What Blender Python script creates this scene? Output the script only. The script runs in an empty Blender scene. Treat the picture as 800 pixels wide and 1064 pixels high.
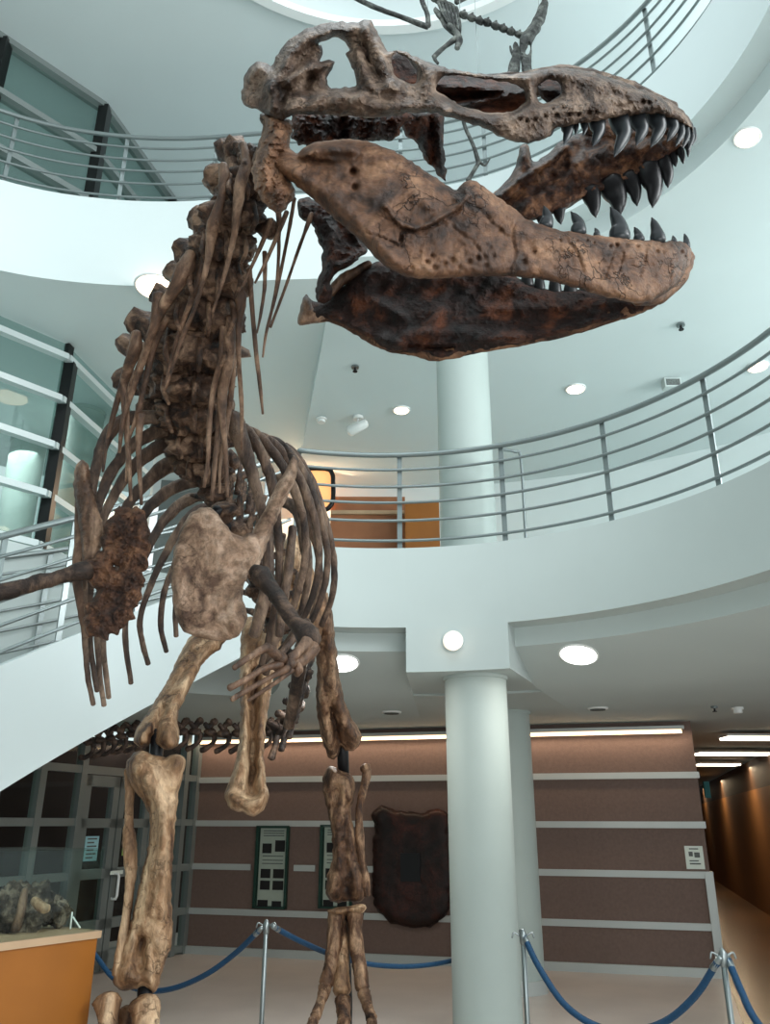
import bpy, math, random
import numpy as np
from mathutils import Vector, Matrix, noise
from mathutils.geometry import delaunay_2d_cdt
random.seed(7)
SC = bpy.context.scene
COL = SC.collection

# ------------------------------------------------------------------ camera
FP = 842.0
PITCH, ROLL = math.radians(21), math.radians(0.17)
EYE = np.array([0, 0, 1.55])
_r0 = np.array([1., 0, 0]); CF = np.array([0, math.cos(PITCH), math.sin(PITCH)]); _u0 = np.array([0, -math.sin(PITCH), math.cos(PITCH)])
CR = math.cos(ROLL)*_r0 + math.sin(ROLL)*_u0
CU = -math.sin(ROLL)*_r0 + math.cos(ROLL)*_u0
cd = bpy.data.cameras.new('camera'); cam = bpy.data.objects.new('camera', cd); COL.objects.link(cam)
cd.sensor_fit = 'VERTICAL'; cd.sensor_height = 36; cd.lens = FP/1064*36; cd.clip_start = .05
cam.matrix_world = Matrix(((CR[0], CU[0], -CF[0], EYE[0]), (CR[1], CU[1], -CF[1], EYE[1]), (CR[2], CU[2], -CF[2], EYE[2]), (0, 0, 0, 1)))
SC.camera = cam

def ray(px, py): return CF + CR*(px-400)/FP - CU*(py-532)/FP
def at(px, py, y):                        # point of the place at distance y into the hall
    d = ray(px, py); return EYE + d*(y/d[1])
def atz(px, py, z):
    d = ray(px, py); return EYE + d*((z-EYE[2])/d[2])
def at_line(px, py, A, B):                # on the vertical plane through plan points A, B
    d = ray(px, py); n = np.array([-(B[1]-A[1]), B[0]-A[0]])
    t = ((A[0]-EYE[0])*n[0]+(A[1]-EYE[1])*n[1])/(d[0]*n[0]+d[1]*n[1]); return EYE + d*t
def pxm(y_point): return float((y_point-EYE) @ CF)/FP   # metres per pixel there

# ------------------------------------------------------------------ materials
MATS = {}
def nodes(name):
    m = bpy.data.materials.new(name); m.use_nodes = True; nt = m.node_tree
    return m, nt, nt.nodes['Principled BSDF']
def lin(c):
    return tuple(((v/255)/12.92 if v/255 <= .04045 else ((v/255+.055)/1.055)**2.4) for v in c) + (1,)
def plain(name, rgb, rough=.6, metal=0., var=.06, scale=3., bump=0., bscale=40., spec=.4):
    m, nt, b = nodes(name); N = nt.nodes; L = nt.links
    tc = N.new('ShaderNodeTexCoord'); n = N.new('ShaderNodeTexNoise'); n.inputs['Scale'].default_value = scale; n.inputs['Detail'].default_value = 5
    L.new(tc.outputs['Object'], n.inputs['Vector'])
    r = N.new('ShaderNodeValToRGB'); c = lin(rgb)
    r.color_ramp.elements[0].position = .3; r.color_ramp.elements[1].position = .7
    r.color_ramp.elements[0].color = tuple(v*(1-var) for v in c[:3])+(1,); r.color_ramp.elements[1].color = tuple(min(1, v*(1+var)) for v in c[:3])+(1,)
    L.new(n.outputs['Fac'], r.inputs['Fac']); L.new(r.outputs['Color'], b.inputs['Base Color'])
    b.inputs['Roughness'].default_value = rough; b.inputs['Metallic'].default_value = metal; b.inputs['Specular IOR Level'].default_value = spec
    if bump:
        n2 = N.new('ShaderNodeTexNoise'); n2.inputs['Scale'].default_value = bscale; n2.inputs['Detail'].default_value = 4
        L.new(tc.outputs['Object'], n2.inputs['Vector'])
        bp = N.new('ShaderNodeBump'); bp.inputs['Strength'].default_value = bump; bp.inputs['Distance'].default_value = .01
        L.new(n2.outputs['Fac'], bp.inputs['Height']); L.new(bp.outputs['Normal'], b.inputs['Normal'])
    MATS[name] = m; return m
def emit(name, rgb, strength):
    m, nt, b = nodes(name)
    b.inputs['Base Color'].default_value = lin(rgb); b.inputs['Emission Color'].default_value = lin(rgb); b.inputs['Emission Strength'].default_value = strength
    MATS[name] = m; return m
def glass(name, tint, alpha, rough=.02):
    m, nt, b = nodes(name); N = nt.nodes; L = nt.links
    g = N.new('ShaderNodeBsdfGlossy'); g.inputs['Roughness'].default_value = rough; g.inputs['Color'].default_value = (.9, .95, .95, 1)
    t = N.new('ShaderNodeBsdfTransparent'); t.inputs['Color'].default_value = lin(tint)
    f = N.new('ShaderNodeLayerWeight'); f.inputs['Blend'].default_value = .5
    pw = N.new('ShaderNodeMath'); pw.operation = 'POWER'; pw.inputs[1].default_value = 5; L.new(f.outputs['Facing'], pw.inputs[0])
    a = N.new('ShaderNodeMath'); a.operation = 'MULTIPLY_ADD'; a.inputs[1].default_value = .35; a.inputs[2].default_value = alpha
    L.new(pw.outputs[0], a.inputs[0])
    mx = N.new('ShaderNodeMixShader'); L.new(a.outputs[0], mx.inputs[0]); L.new(t.outputs[0], mx.inputs[1]); L.new(g.outputs[0], mx.inputs[2])
    L.new(mx.outputs[0], N['Material Output'].inputs['Surface']); MATS[name] = m; return m
def shade(c, k): return tuple(v*k for v in lin(c)[:3])+(1,)
def bone(name, dark, mid, light, scale=6., crack=.5, rough=.6, bump=.6, cscale=14., stretch=1.):
    m, nt, b = nodes(name); N = nt.nodes; L = nt.links
    tc = N.new('ShaderNodeTexCoord')
    n = N.new('ShaderNodeTexNoise'); n.inputs['Scale'].default_value = scale; n.inputs['Detail'].default_value = 9; n.inputs['Roughness'].default_value = .65; n.inputs['Distortion'].default_value = .6
    mp = N.new('ShaderNodeMapping'); mp.inputs['Scale'].default_value = (1, 1, stretch); L.new(tc.outputs['Object'], mp.inputs['Vector'])
    L.new(mp.outputs['Vector'], n.inputs['Vector'])
    r = N.new('ShaderNodeValToRGB'); e = r.color_ramp.elements
    e[0].position = .36; e[0].color = shade(dark, .55); e[1].position = .66; e[1].color = shade(light, .88)
    x = e.new(.49); x.color = shade(mid, .62)
    L.new(n.outputs['Fac'], r.inputs['Fac'])
    # warped voronoi edges: shrinkage cracks
    n2 = N.new('ShaderNodeTexNoise'); n2.inputs['Scale'].default_value = scale*2.2; n2.inputs['Detail'].default_value = 4
    L.new(tc.outputs['Object'], n2.inputs['Vector'])
    mixv = N.new('ShaderNodeMix'); mixv.data_type = 'VECTOR'; mixv.inputs['Factor'].default_value = .16
    L.new(tc.outputs['Object'], mixv.inputs[4]); L.new(n2.outputs['Color'], mixv.inputs[5])
    v = N.new('ShaderNodeTexVoronoi'); v.feature = 'DISTANCE_TO_EDGE'; v.inputs['Scale'].default_value = cscale
    L.new(mixv.outputs[1], v.inputs['Vector'])
    cr = N.new('ShaderNodeMapRange'); cr.inputs['From Min'].default_value = 0; cr.inputs['From Max'].default_value = .035; cr.inputs['To Min'].default_value = 1-crack; cr.inputs['To Max'].default_value = 1
    L.new(v.outputs['Distance'], cr.inputs['Value'])
    # only some of the edges crack
    n3 = N.new('ShaderNodeTexNoise'); n3.inputs['Scale'].default_value = scale*.9; L.new(tc.outputs['Object'], n3.inputs['Vector'])
    cm = N.new('ShaderNodeMapRange'); cm.inputs['From Min'].default_value = .45; cm.inputs['From Max'].default_value = .6; L.new(n3.outputs['Fac'], cm.inputs['Value'])
    cx = N.new('ShaderNodeMix'); cx.data_type = 'FLOAT'; cx.inputs[2].default_value = 1; L.new(cm.outputs[0], cx.inputs['Factor']); L.new(cr.outputs[0], cx.inputs[3])
    mu = N.new('ShaderNodeMix'); mu.data_type = 'RGBA'; mu.blend_type = 'MULTIPLY'; mu.inputs['Factor'].default_value = 1
    L.new(r.outputs['Color'], mu.inputs[6]); L.new(cx.outputs[0], mu.inputs[7])
    # fine pores
    n4 = N.new('ShaderNodeTexNoise'); n4.inputs['Scale'].default_value = 34; n4.inputs['Detail'].default_value = 7; n4.inputs['Roughness'].default_value = .7
    pr = N.new('ShaderNodeMapRange'); pr.inputs['From Min'].default_value = .32; pr.inputs['From Max'].default_value = .56; pr.inputs['To Min'].default_value = .5; pr.inputs['To Max'].default_value = 1.08; L.new(n4.outputs['Fac'], pr.inputs['Value']); L.new(mp.outputs['Vector'], n4.inputs['Vector'])
    m2 = N.new('ShaderNodeMix'); m2.data_type = 'RGBA'; m2.blend_type = 'MULTIPLY'; m2.inputs['Factor'].default_value = 1
    L.new(mu.outputs[2], m2.inputs[6]); L.new(pr.outputs[0], m2.inputs[7]); L.new(m2.outputs[2], b.inputs['Base Color'])
    b.inputs['Roughness'].default_value = rough; b.inputs['Specular IOR Level'].default_value = .35
    ad = N.new('ShaderNodeMath'); ad.operation = 'MULTIPLY_ADD'; L.new(n4.outputs['Fac'], ad.inputs[0]); ad.inputs[1].default_value = .8; L.new(cx.outputs[0], ad.inputs[2])
    ad2 = N.new('ShaderNodeMath'); ad2.operation = 'MULTIPLY_ADD'; L.new(n.outputs['Fac'], ad2.inputs[0]); ad2.inputs[1].default_value = 1.5; L.new(ad.outputs[0], ad2.inputs[2])
    bp = N.new('ShaderNodeBump'); bp.inputs['Strength'].default_value = bump; bp.inputs['Distance'].default_value = .012
    L.new(ad2.outputs[0], bp.inputs['Height']); L.new(bp.outputs['Normal'], b.inputs['Normal'])
    MATS[name] = m; return m

bone('bone_skull', (42, 29, 21), (94, 73, 59), (150, 128, 110), 7, .7, .55, .8)
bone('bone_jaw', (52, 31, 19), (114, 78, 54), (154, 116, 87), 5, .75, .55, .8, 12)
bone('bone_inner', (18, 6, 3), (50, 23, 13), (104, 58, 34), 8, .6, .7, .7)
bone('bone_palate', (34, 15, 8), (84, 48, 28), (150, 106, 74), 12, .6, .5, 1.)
bone('bone_neck', (26, 14, 8), (92, 64, 46), (156, 126, 102), 11, .6, .5, .9)
bone('bone_rod', (62, 42, 30), (112, 82, 62), (158, 128, 104), 9, .3, .5, .6, 14, .35)
bone('bone_rib', (50, 36, 28), (92, 70, 56), (138, 114, 94), 9, .4, .5, .7, 14, .4)
bone('bone_plate', (110, 80, 62), (178, 144, 118), (208, 180, 158), 7, .45, .6, .8)
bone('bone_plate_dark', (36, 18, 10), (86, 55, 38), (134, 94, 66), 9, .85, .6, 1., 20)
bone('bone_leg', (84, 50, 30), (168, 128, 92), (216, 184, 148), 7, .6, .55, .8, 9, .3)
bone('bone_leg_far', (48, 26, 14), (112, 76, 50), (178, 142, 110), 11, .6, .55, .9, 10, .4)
bone('bone_tail', (24, 15, 11), (58, 42, 33), (104, 82, 66), 10, .4)
bone('bone_grey', (34, 36, 35), (66, 69, 66), (112, 116, 110), 10, .3)
bone('fossil_stone', (40, 30, 22), (92, 76, 60), (160, 144, 124), 12, .7, .6, 1.)
bone('slab_stone', (20, 6, 3), (44, 17, 10), (72, 31, 20), 3, .3, .5, .5, 5)
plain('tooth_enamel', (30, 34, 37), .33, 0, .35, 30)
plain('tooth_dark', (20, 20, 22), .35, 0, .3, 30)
plain('plaster', (205, 216, 216), .8, 0, .015, 1.2)
plain('plaster_ceiling', (198, 208, 208), .85, 0, .015, 1.0)
plain('plaster_green', (184, 195, 193), .75, 0, .02, 1.5)
plain('column_paint', (164, 176, 172), .6, 0, .03, 2.)
plain('floor_stone', (196, 186, 178), .32, 0, .06, 2.2, spec=.5)
plain('floor_brown', (112, 78, 50), .22, 0, .08, 3., spec=.6)
plain('panel_brown', (110, 91, 83), .75, 0, .08, 30, .25, 90)
plain('trim_metal', (176, 182, 180), .45, .2, .03)
plain('steel', (138, 146, 146), .3, .85, .05)
plain('steel_rail', (128, 138, 138), .42, .6, .05)
plain('mullion', (196, 206, 206), .45, .2, .03)
plain('mullion_dark', (12, 15, 15), .3, .1, .1)
plain('frame_metal', (132, 140, 138), .4, .5, .05)
plain('black_metal', (18, 19, 22), .4, .3, .1)
plain('rope_blue', (14, 60, 92), .65, 0, .15, 60, .4, 200)
plain('wood_orange', (142, 86, 28), .45, 0, .1, 3.5)
plain('wood_top', (178, 150, 120), .5, 0, .08, 5)
plain('wood_brown', (150, 98, 66), .5, 0, .12, 4)
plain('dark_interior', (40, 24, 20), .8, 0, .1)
plain('dark_grey', (96, 104, 103), .8, 0, .08)
plain('hall_wall', (128, 86, 46), .6, 0, .05)
plain('hall_brown', (70, 46, 28), .6, 0, .08)
plain('paper', (214, 224, 216), .8, 0, .03)
plain('paper_blue', (150, 196, 204), .8, 0, .03)
plain('paper_green', (150, 186, 96), .8, 0, .03)
plain('sign_teal', (20, 92, 94), .6, 0, .05)
plain('case_green', (26, 58, 48), .4, .2, .08)
plain('ink', (26, 26, 26), .8, 0, .1)
plain('ink_grey', (92, 98, 96), .8, 0, .3, 60)
plain('poster_paper', (158, 170, 158), .8, 0, .06, 8)
plain('white_plastic', (226, 230, 228), .4, 0, .02)
glass('pane_glass', (242, 247, 245), .012)
glass('pane_dark', (222, 232, 230), .04)
emit('lamp_white', (250, 250, 245), 2.4)
emit('lamp_warm', (255, 226, 196), 3.0)
emit('lamp_tube', (255, 240, 214), 3.2)
emit('cove_strip', (255, 222, 184), 1.1)
emit('warm_room', (240, 170, 110), .8)

# ------------------------------------------------------------------ object helpers
def setp(o, label=None, cat=None, group=None, kind=None):
    if label: o['label'] = label
    if cat: o['category'] = cat
    if group: o['group'] = group
    if kind: o['kind'] = kind
    return o
def link(name, me, parent=None):
    o = bpy.data.objects.new(name, me); COL.objects.link(o)
    if parent is not None:
        o.parent = parent
        o.matrix_parent_inverse = world_of(parent).inverted()
    return o
def world_of(o):
    m = o.matrix_basis.copy()
    if o.parent: m = world_of(o.parent) @ o.matrix_parent_inverse @ m
    return m
def thing(name, loc, label, cat, group=None, kind=None):
    o = bpy.data.objects.new(name, None); COL.objects.link(o); o.location = Vector(loc); o.empty_display_size = .1
    return setp(o, label, cat, group, kind)

def rgh(q, f, sd):
    v = Vector(q*f)+Vector((sd, sd*1.7, -sd))
    w = noise.noise(v)+.55*noise.noise(v*2.3)+.35*noise.noise(v*5.1)
    c = 1-abs(noise.noise(v*1.4+Vector((9, 2, 5))))*2.2
    return w-(max(0, c)**4)*.9
class MB:
    """collects shapes into one mesh"""
    def __init__(s): s.v = []; s.f = []; s.sm = []
    def add(s, vs, fs, smooth=True):
        k = len(s.v); s.v += [tuple(map(float, p)) for p in vs]; s.f += [tuple(i+k for i in f) for f in fs]; s.sm += [smooth]*len(fs)
        return s
    def build(s, name, mat, parent=None):
        me = bpy.data.meshes.new(name); me.from_pydata(s.v, [], s.f); me.validate()
        if len(me.polygons) == len(s.sm): me.polygons.foreach_set('use_smooth', s.sm)
        me.materials.append(MATS[mat]); me.update()
        return link(name, me, parent)
    def box(s, lo, hi):
        (a, b, c), (d, e, f) = lo, hi
        v = [(a, b, c), (d, b, c), (d, e, c), (a, e, c), (a, b, f), (d, b, f), (d, e, f), (a, e, f)]
        return s.add(v, [(0, 3, 2, 1), (4, 5, 6, 7), (0, 1, 5, 4), (1, 2, 6, 5), (2, 3, 7, 6), (3, 0, 4, 7)], False)
    def wallbox(s, A, B, z0, z1, t0=0., t1=.1):
        """upright box along plan line A-B; t along the normal that points away from the camera side"""
        A = np.array(A[:2], float); B = np.array(B[:2], float); d = (B-A)/np.linalg.norm(B-A); n = np.array([-d[1], d[0]])
        if n[1] < 0: n = -n
        q = [A+n*t0, B+n*t0, B+n*t1, A+n*t1]
        v = [(*p, z0) for p in q]+[(*p, z1) for p in q]
        return s.add(v, [(0, 3, 2, 1), (4, 5, 6, 7), (0, 1, 5, 4), (1, 2, 6, 5), (2, 3, 7, 6), (3, 0, 4, 7)], False)
    def tube3(s, P, R, n=10, ell=1., caps=True, smooth=True, nz=0., nf=8., seed=0, sub=1):
        """P world points, R radii; catmull-rom when sub>1; ell = depth/width"""
        P = [np.array(p, float) for p in P]; R = list(map(float, R))
        if sub > 1 and len(P) > 2:
            Q = [2*P[0]-P[1]]+P+[2*P[-1]-P[-2]]; RR = [R[0]]+R+[R[-1]]; p2 = []; r2 = []
            for i in range(1, len(Q)-2):
                for k in range(sub):
                    t = k/sub; a, b, c, d = Q[i-1:i+3]
                    p2.append(.5*(2*b+(c-a)*t+(2*a-5*b+4*c-d)*t*t+(3*b-a-3*c+d)*t**3))
                    a, b, c, d = RR[i-1:i+3]; r2.append(max(1e-4, .5*(2*b+(c-a)*t+(2*a-5*b+4*c-d)*t*t+(3*b-a-3*c+d)*t**3)))
            p2.append(P[-1]); r2.append(R[-1]); P, R = p2, r2
        elif sub > 1:
            a, b = P; ra, rb = R
            P = [a+(b-a)*k/sub for k in range(sub+1)]; R = [ra+(rb-ra)*k/sub for k in range(sub+1)]
        m = len(P); T = []
        for i in range(m):
            t = P[min(i+1, m-1)]-P[max(i-1, 0)]; T.append(t/(np.linalg.norm(t)+1e-12))
        if caps:
            P = [P[0]-T[0]*R[0]*.55, P[0]-T[0]*R[0]*.35]+P+[P[-1]+T[-1]*R[-1]*.35, P[-1]+T[-1]*R[-1]*.55]
            R = [R[0]*.3, R[0]*.75]+R+[R[-1]*.75, R[-1]*.3]; T = [T[0], T[0]]+T+[T[-1], T[-1]]
        vs = []; fs = []; prev = None
        for p, r, t in zip(P, R, T):
            view = p-EYE; view = view/np.linalg.norm(view)
            sd = np.cross(t, view); l = np.linalg.norm(sd)
            if l < .15: sd = prev if prev is not None else np.cross(t, [0, 0, 1.])
            sd = sd-t*(sd @ t); sd = sd/(np.linalg.norm(sd)+1e-12)
            if prev is not None and sd @ prev < 0: sd = -sd
            prev = sd; dp = np.cross(sd, t)
            for k in range(n):
                a = 2*math.pi*k/n; q = p+sd*math.cos(a)*r+dp*math.sin(a)*r*ell
                if nz:
                    w = rgh(q, nf, seed)
                    q = q+(q-p)*nz*w
                vs.append(q)
        m = len(P)
        for i in range(m-1):
            for k in range(n): fs.append((i*n+k, i*n+(k+1) % n, (i+1)*n+(k+1) % n, (i+1)*n+k))
        fs.append(tuple(range(n))[::-1]); fs.append(tuple((m-1)*n+k for k in range(n)))
        return s.add(vs, fs, smooth)
    def bone(s, pts, n=14, ell=1., nz=.16, nf=14., sub=8, seed=0):
        """pts: (px, py, y, half-width in px)"""
        P = [at(a, b, c) for a, b, c, _ in pts]; R = [w*pxm(p) for p, (_, _, _, w) in zip(P, pts)]
        return s.tube3(P, R, n, ell, True, True, nz, nf, seed or random.random()*50, sub)
    def blob(s, px, py, y, rx, ry, rz=None, nz=.25, nf=9., n=14, rot=0.):
        c = at(px, py, y); m = pxm(c); rx *= m; ry *= m; rz = (rz*m if rz else (rx+ry)/2); sd = random.random()*50
        X = CR*math.cos(rot)+CU*math.sin(rot); Y = -CR*math.sin(rot)+CU*math.cos(rot); vs = []; fs = []
        for i in range(n+1):
            th = math.pi*i/n
            for k in range(2*n):
                ph = math.pi*k/n; u = np.array([math.sin(th)*math.cos(ph), math.cos(th), math.sin(th)*math.sin(ph)])
                q = X*u[0]*rx+Y*u[1]*ry-CF*u[2]*rz; w = c+q
                k2 = 1+nz*rgh(w, nf, sd)
                vs.append(c+q*k2)
        for i in range(n):
            for k in range(2*n): fs.append((i*2*n+k, i*2*n+(k+1) % (2*n), (i+1)*2*n+(k+1) % (2*n), (i+1)*2*n+k))
        return s.add(vs, fs)
    def plate(s, outline, yf, T, edge, holes=(), ridges=(), step=4., nz=.004, nf=22., back=.7, wob=.6, pits=()):
        """bone with an outline: pillow-shaped solid; T thickness in m, edge = rounding width in px"""
        fy = yf if callable(yf) else (lambda x, y: yf)
        def dens(poly, closed=True):
            out = []; m = len(poly)
            for i in range(m if closed else m-1):
                a = np.array(poly[i], float); b = np.array(poly[(i+1) % m], float); k = max(1, int(round(np.linalg.norm(b-a)/step)))
                for j in range(k): out.append(a+(b-a)*j/k)
            return out
        def chaikin(poly):
            for _ in range(2):
                out = []; m = len(poly)
                for i in range(m):
                    a = np.array(poly[i], float); b = np.array(poly[(i+1) % m], float); out += [a*.8+b*.2, a*.2+b*.8]
                poly = out
            return poly
        loops = [dens(chaikin(outline))]+[dens(chaikin(h)) for h in holes]; pts = []; edges = []; sd = random.random()*90
        for l in loops:
            k = len(pts)
            for q in l:
                w = Vector((q[0]*.16+sd, q[1]*.16, 0)); pts.append((q[0]+wob*noise.noise(w)*1.6, q[1]+wob*noise.noise(w+Vector((7, 7, 7)))*1.6))
            edges += [(k+i, k+(i+1) % len(l)) for i in range(len(l))]
        nb = len(pts); B = np.array(pts); E0 = B[[e[0] for e in edges]]; E1 = B[[e[1] for e in edges]]
        def dist(Q):
            Q = np.asarray(Q, float); d = E1-E0; L2 = (d**2).sum(1)+1e-9; out = np.empty(len(Q))
            for i in range(0, len(Q), 400):
                q = Q[i:i+400, None, :]; t = np.clip(((q-E0)*d).sum(2)/L2, 0, 1); out[i:i+400] = np.sqrt(((q-E0-t[..., None]*d)**2).sum(2)).min(1)
            return out
        def inside(Q):
            Q = np.asarray(Q, float); c = np.zeros(len(Q), bool)
            for a, b in zip(E0, E1):
                if a[1] == b[1]: continue
                k = ((a[1] > Q[:, 1]) != (b[1] > Q[:, 1])) & (Q[:, 0] < (b[0]-a[0])*(Q[:, 1]-a[1])/(b[1]-a[1])+a[0]); c ^= k
            return c
        lo = B.min(0); hi = B.max(0); G = []
        yy = lo[1]; row = 0
        while yy < hi[1]:
            xx = lo[0]+(step*.5 if row % 2 else 0)
            while xx < hi[0]: G.append((xx+random.uniform(-.2, .2)*step, yy+random.uniform(-.2, .2)*step)); xx += step
            yy += step*.87; row += 1
        G = np.array(G)
        if len(G):
            G = G[inside(G)]
        if len(G): G = G[dist(G) > step*.5]
        allp = pts+[tuple(g) for g in G]
        V2, _, F2, ov, _, _ = delaunay_2d_cdt([Vector(p) for p in allp], edges, [], 1 if not holes else 0, 1e-5)
        Q = np.array([(v.x, v.y) for v in V2]); F2 = [tuple(f) for f in F2]
        cen = np.array([Q[list(f)].mean(0) for f in F2]); ins = inside(cen); F2 = [f for f, i in zip(F2, ins) if i]
        D = dist(Q); bnd = D < 1e-3
        h = T*np.sqrt(np.clip(1-(1-np.minimum(D/edge, 1))**2, 0, 1)); H = h.copy()
        fall = np.clip(D/(edge*.5), 0, 1)
        for line, rad, hh in ridges:
            L = np.array(line, float)
            if len(L) > 1:
                J = []
                for a, c in zip(L[:-1], L[1:]):
                    k = max(1, int(np.hypot(*(c-a))/4))
                    for t in range(k): J.append(a+(c-a)*t/k)
                J.append(L[-1]); L = np.array(J); amp = 1.6 if hh < 0 else .8
                L = L+np.array([[amp*noise.noise(Vector((q[0]*.22, q[1]*.22, sd))), amp*noise.noise(Vector((q[0]*.22, q[1]*.22, sd+40)))] for q in L])
            if len(L) == 1: dd = np.hypot(*(Q-L[0]).T)
            else:
                a = L[:-1]; d = L[1:]-a; t = np.clip(((Q[:, None]-a)*d).sum(2)/((d**2).sum(1)+1e-9), 0, 1); dd = np.sqrt(((Q[:, None]-a-t[..., None]*d)**2).sum(2)).min(1)
            H = H+hh*np.exp(-(dd/rad)**2)*fall*(1+.2*np.sin(Q[:, 0]*.31+Q[:, 1]*.23+sd))
        for (x, y, r, dp) in pits:
            H = H-dp*np.exp(-(np.hypot(Q[:, 0]-x, Q[:, 1]-y)/r)**2)*fall
        vs = []; nf_ = []
        for (x, y), hh, d in zip(Q, H, D):
            yb = fy(x, y); p = at(x, y, yb); w = -nz*rgh(p, nf, sd)*min(1, d/3)
            vs.append(at(x, y, yb-hh-w))
        m = len(vs); bi = {}
        for i, ((x, y), hh, b) in enumerate(zip(Q, h, bnd)):
            if b: bi[i] = i
            else: bi[i] = len(vs); vs.append(at(x, y, fy(x, y)+hh*back))
        fs = []
        for f in F2:
            a = Q[f[1]]-Q[f[0]]; b = Q[f[2]]-Q[f[0]]
            if a[0]*b[1]-a[1]*b[0] > 0: f = f[::-1]
            fs.append(f); g = tuple(bi[i] for i in f[::-1]); fs.append(g)
        return s.add(vs, fs)

CEN = np.array([-.04, 4.03]); RAD = 2.75
def pol(r, deg): a = math.radians(deg); return CEN+np.array([math.sin(a), math.cos(a)])*r
def lathe(profile, a0, a1, n=64, caps=True, smooth=False):
    m = len(profile); vs = []; fs = []
    for i in range(n+1):
        a = a0+(a1-a0)*i/n
        for r, z in profile: vs.append((*pol(r, a), z))
    for i in range(n):
        for k in range(m): fs.append((i*m+k, i*m+(k+1) % m, (i+1)*m+(k+1) % m, (i+1)*m+k))
    if caps: fs += [tuple(range(m)), tuple(n*m+k for k in range(m))[::-1]]
    return vs, fs
def smooth_by_angle(o, deg=30):
    for p in o.data.polygons: p.use_smooth = True
    try:
        o.data.set_sharp_from_angle(angle=math.radians(deg))
    except Exception: pass
    return o
def struct(o): o['kind'] = 'structure'; return o
def prism(mb, poly, z0, z1):
    n = len(poly); v = [(*p[:2], z0) for p in poly]+[(*p[:2], z1) for p in poly]
    return mb.add(v, [tuple(range(n))[::-1], tuple(range(n, 2*n))]+[(i, (i+1) % n, n+(i+1) % n, n+i) for i in range(n)], False)
def disc(mb, c, nrm, r, t, n=28, rx=None):
    """coin at c facing nrm"""
    nrm = np.array(nrm, float); nrm /= np.linalg.norm(nrm); u = np.cross(nrm, [0, 0, 1.] if abs(nrm[2]) < .9 else [1., 0, 0]); u /= np.linalg.norm(u); w = np.cross(nrm, u)
    vs = []
    for k, off in ((0, -t/2), (1, t/2)):
        for i in range(n): a = 2*math.pi*i/n; vs.append(np.array(c)+u*math.cos(a)*r+w*math.sin(a)*r+nrm*off)
    return mb.add(vs, [tuple(range(n))[::-1], tuple(range(n, 2*n))]+[(i, (i+1) % n, n+(i+1) % n, n+i) for i in range(n)], False)

# ================================================================== THE ROOM
def build(mb, name, mat, parent=None): return mb.build(name, mat, parent)
WA, WB = np.array([-2.55, 11.617]), np.array([3.66, 9.943])      # back wall, left and right end
WD = (WB-WA)/np.linalg.norm(WB-WA); WN = np.array([-WD[1], WD[0]])
if WN[1] < 0: WN = -WN
def wall_t(px, py): return float((at_line(px, py, WA, WB)[:2]-WA) @ WD)
def on_wall(px, py, off=0.): p = at_line(px, py, WA, WB); p[:2] -= WN*off; return p
def wall_box(mb, t0, t1, z0, z1, f0, f1): return mb.wallbox(WA+WD*t0, WA+WD*t1, z0, z1, -f1, -f0)
WL = float((WB-WA) @ WD)

fl = MB(); fl.box((-9, -3, -.2), (12, 30, 0)); struct(fl.build('floor', 'floor_stone'))
w = MB(); wall_box(w, -.05, WL, 0, 2.70, -.18, 0); struct(w.build('wall_back', 'panel_brown'))
for i, z in enumerate((2.085, 1.54, .49)):
    t = MB(); wall_box(t, 0, WL+.02, z-.036, z+.036, 0, .03); struct(t.build('trim_%d' % (i+1), 'trim_metal'))
segs = [(0, wall_t(261, 900)), (wall_t(306, 900), wall_t(328, 900)), (wall_t(374, 900), wall_t(388, 900)), (wall_t(466, 900), WL)]
for i, (a, b) in enumerate(segs):
    t = MB(); wall_box(t, a, b, 1.015-.036, 1.015+.036, 0, .03); struct(t.build('trim_%d' % (i+4), 'trim_metal'))
t = MB(); wall_box(t, 0, WL+.02, 0, .09, 0, .035); struct(t.build('baseboard_back', 'trim_metal'))
t = MB(); wall_box(t, WL-.06, WL+.03, 0, 1.05, -.19, .04); struct(t.build('trim_8', 'trim_metal'))

# long strip light in the cove at the top of the brown wall
root = thing('cove_light', (*(WA+WD*WL*.5-WN*.1), 2.60), 'long warm strip light along the top of the brown panelled wall', 'light')
m = MB(); wall_box(m, .05, WL-.12, 2.555, 2.60, .07, .10); m.build('diffuser', 'cove_strip', root)
m = MB(); wall_box(m, .02, WL-.09, 2.60, 2.64, .0, .12); m.build('housing', 'trim_metal', root)

# second-floor slab round the rotunda
P2 = [(RAD, 3.81), (RAD, 3.10), (RAD+.22, 3.10), (RAD+.22, 2.94), (RAD+.85, 2.70), (8.2, 2.70), (8.2, 3.81)]
m = MB(); m.add(*lathe(P2, 22.6, 112, 60), smooth=False); o = struct(m.build('balcony_slab', 'plaster_green')); smooth_by_angle(o, 25)
m = MB(); m.add(*lathe(P2, -15, 4.6, 14), smooth=False); o = struct(m.build('balcony_slab', 'plaster_green')); smooth_by_angle(o, 25)
PB = [(RAD, 3.81), (RAD, 3.10), (RAD-.012, 3.10), (RAD-.012, 2.72), (RAD+1.2, 2.72), (RAD+1.2, 2.70), (8.2, 2.70), (8.2, 3.81)]
m = MB(); m.add(*lathe(PB, 4.6, 22.6, 14), smooth=False); o = struct(m.build('column_beam', 'plaster_green')); smooth_by_angle(o, 25)
PL = [(RAD+1.35, 3.81), (RAD+1.35, 3.3), (RAD+1.45, 2.70), (8.2, 2.70), (8.2, 3.81)]
m = MB(); m.add(*lathe(PL, -100, -15, 50), smooth=False); struct(smooth_by_angle(m.build('ceiling', 'plaster_green'), 25))
m = MB(); m.box((3.4, 9.0, 2.705), (14, 30, 2.9)); struct(m.build('ceiling_hall', 'plaster_green'))
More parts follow.
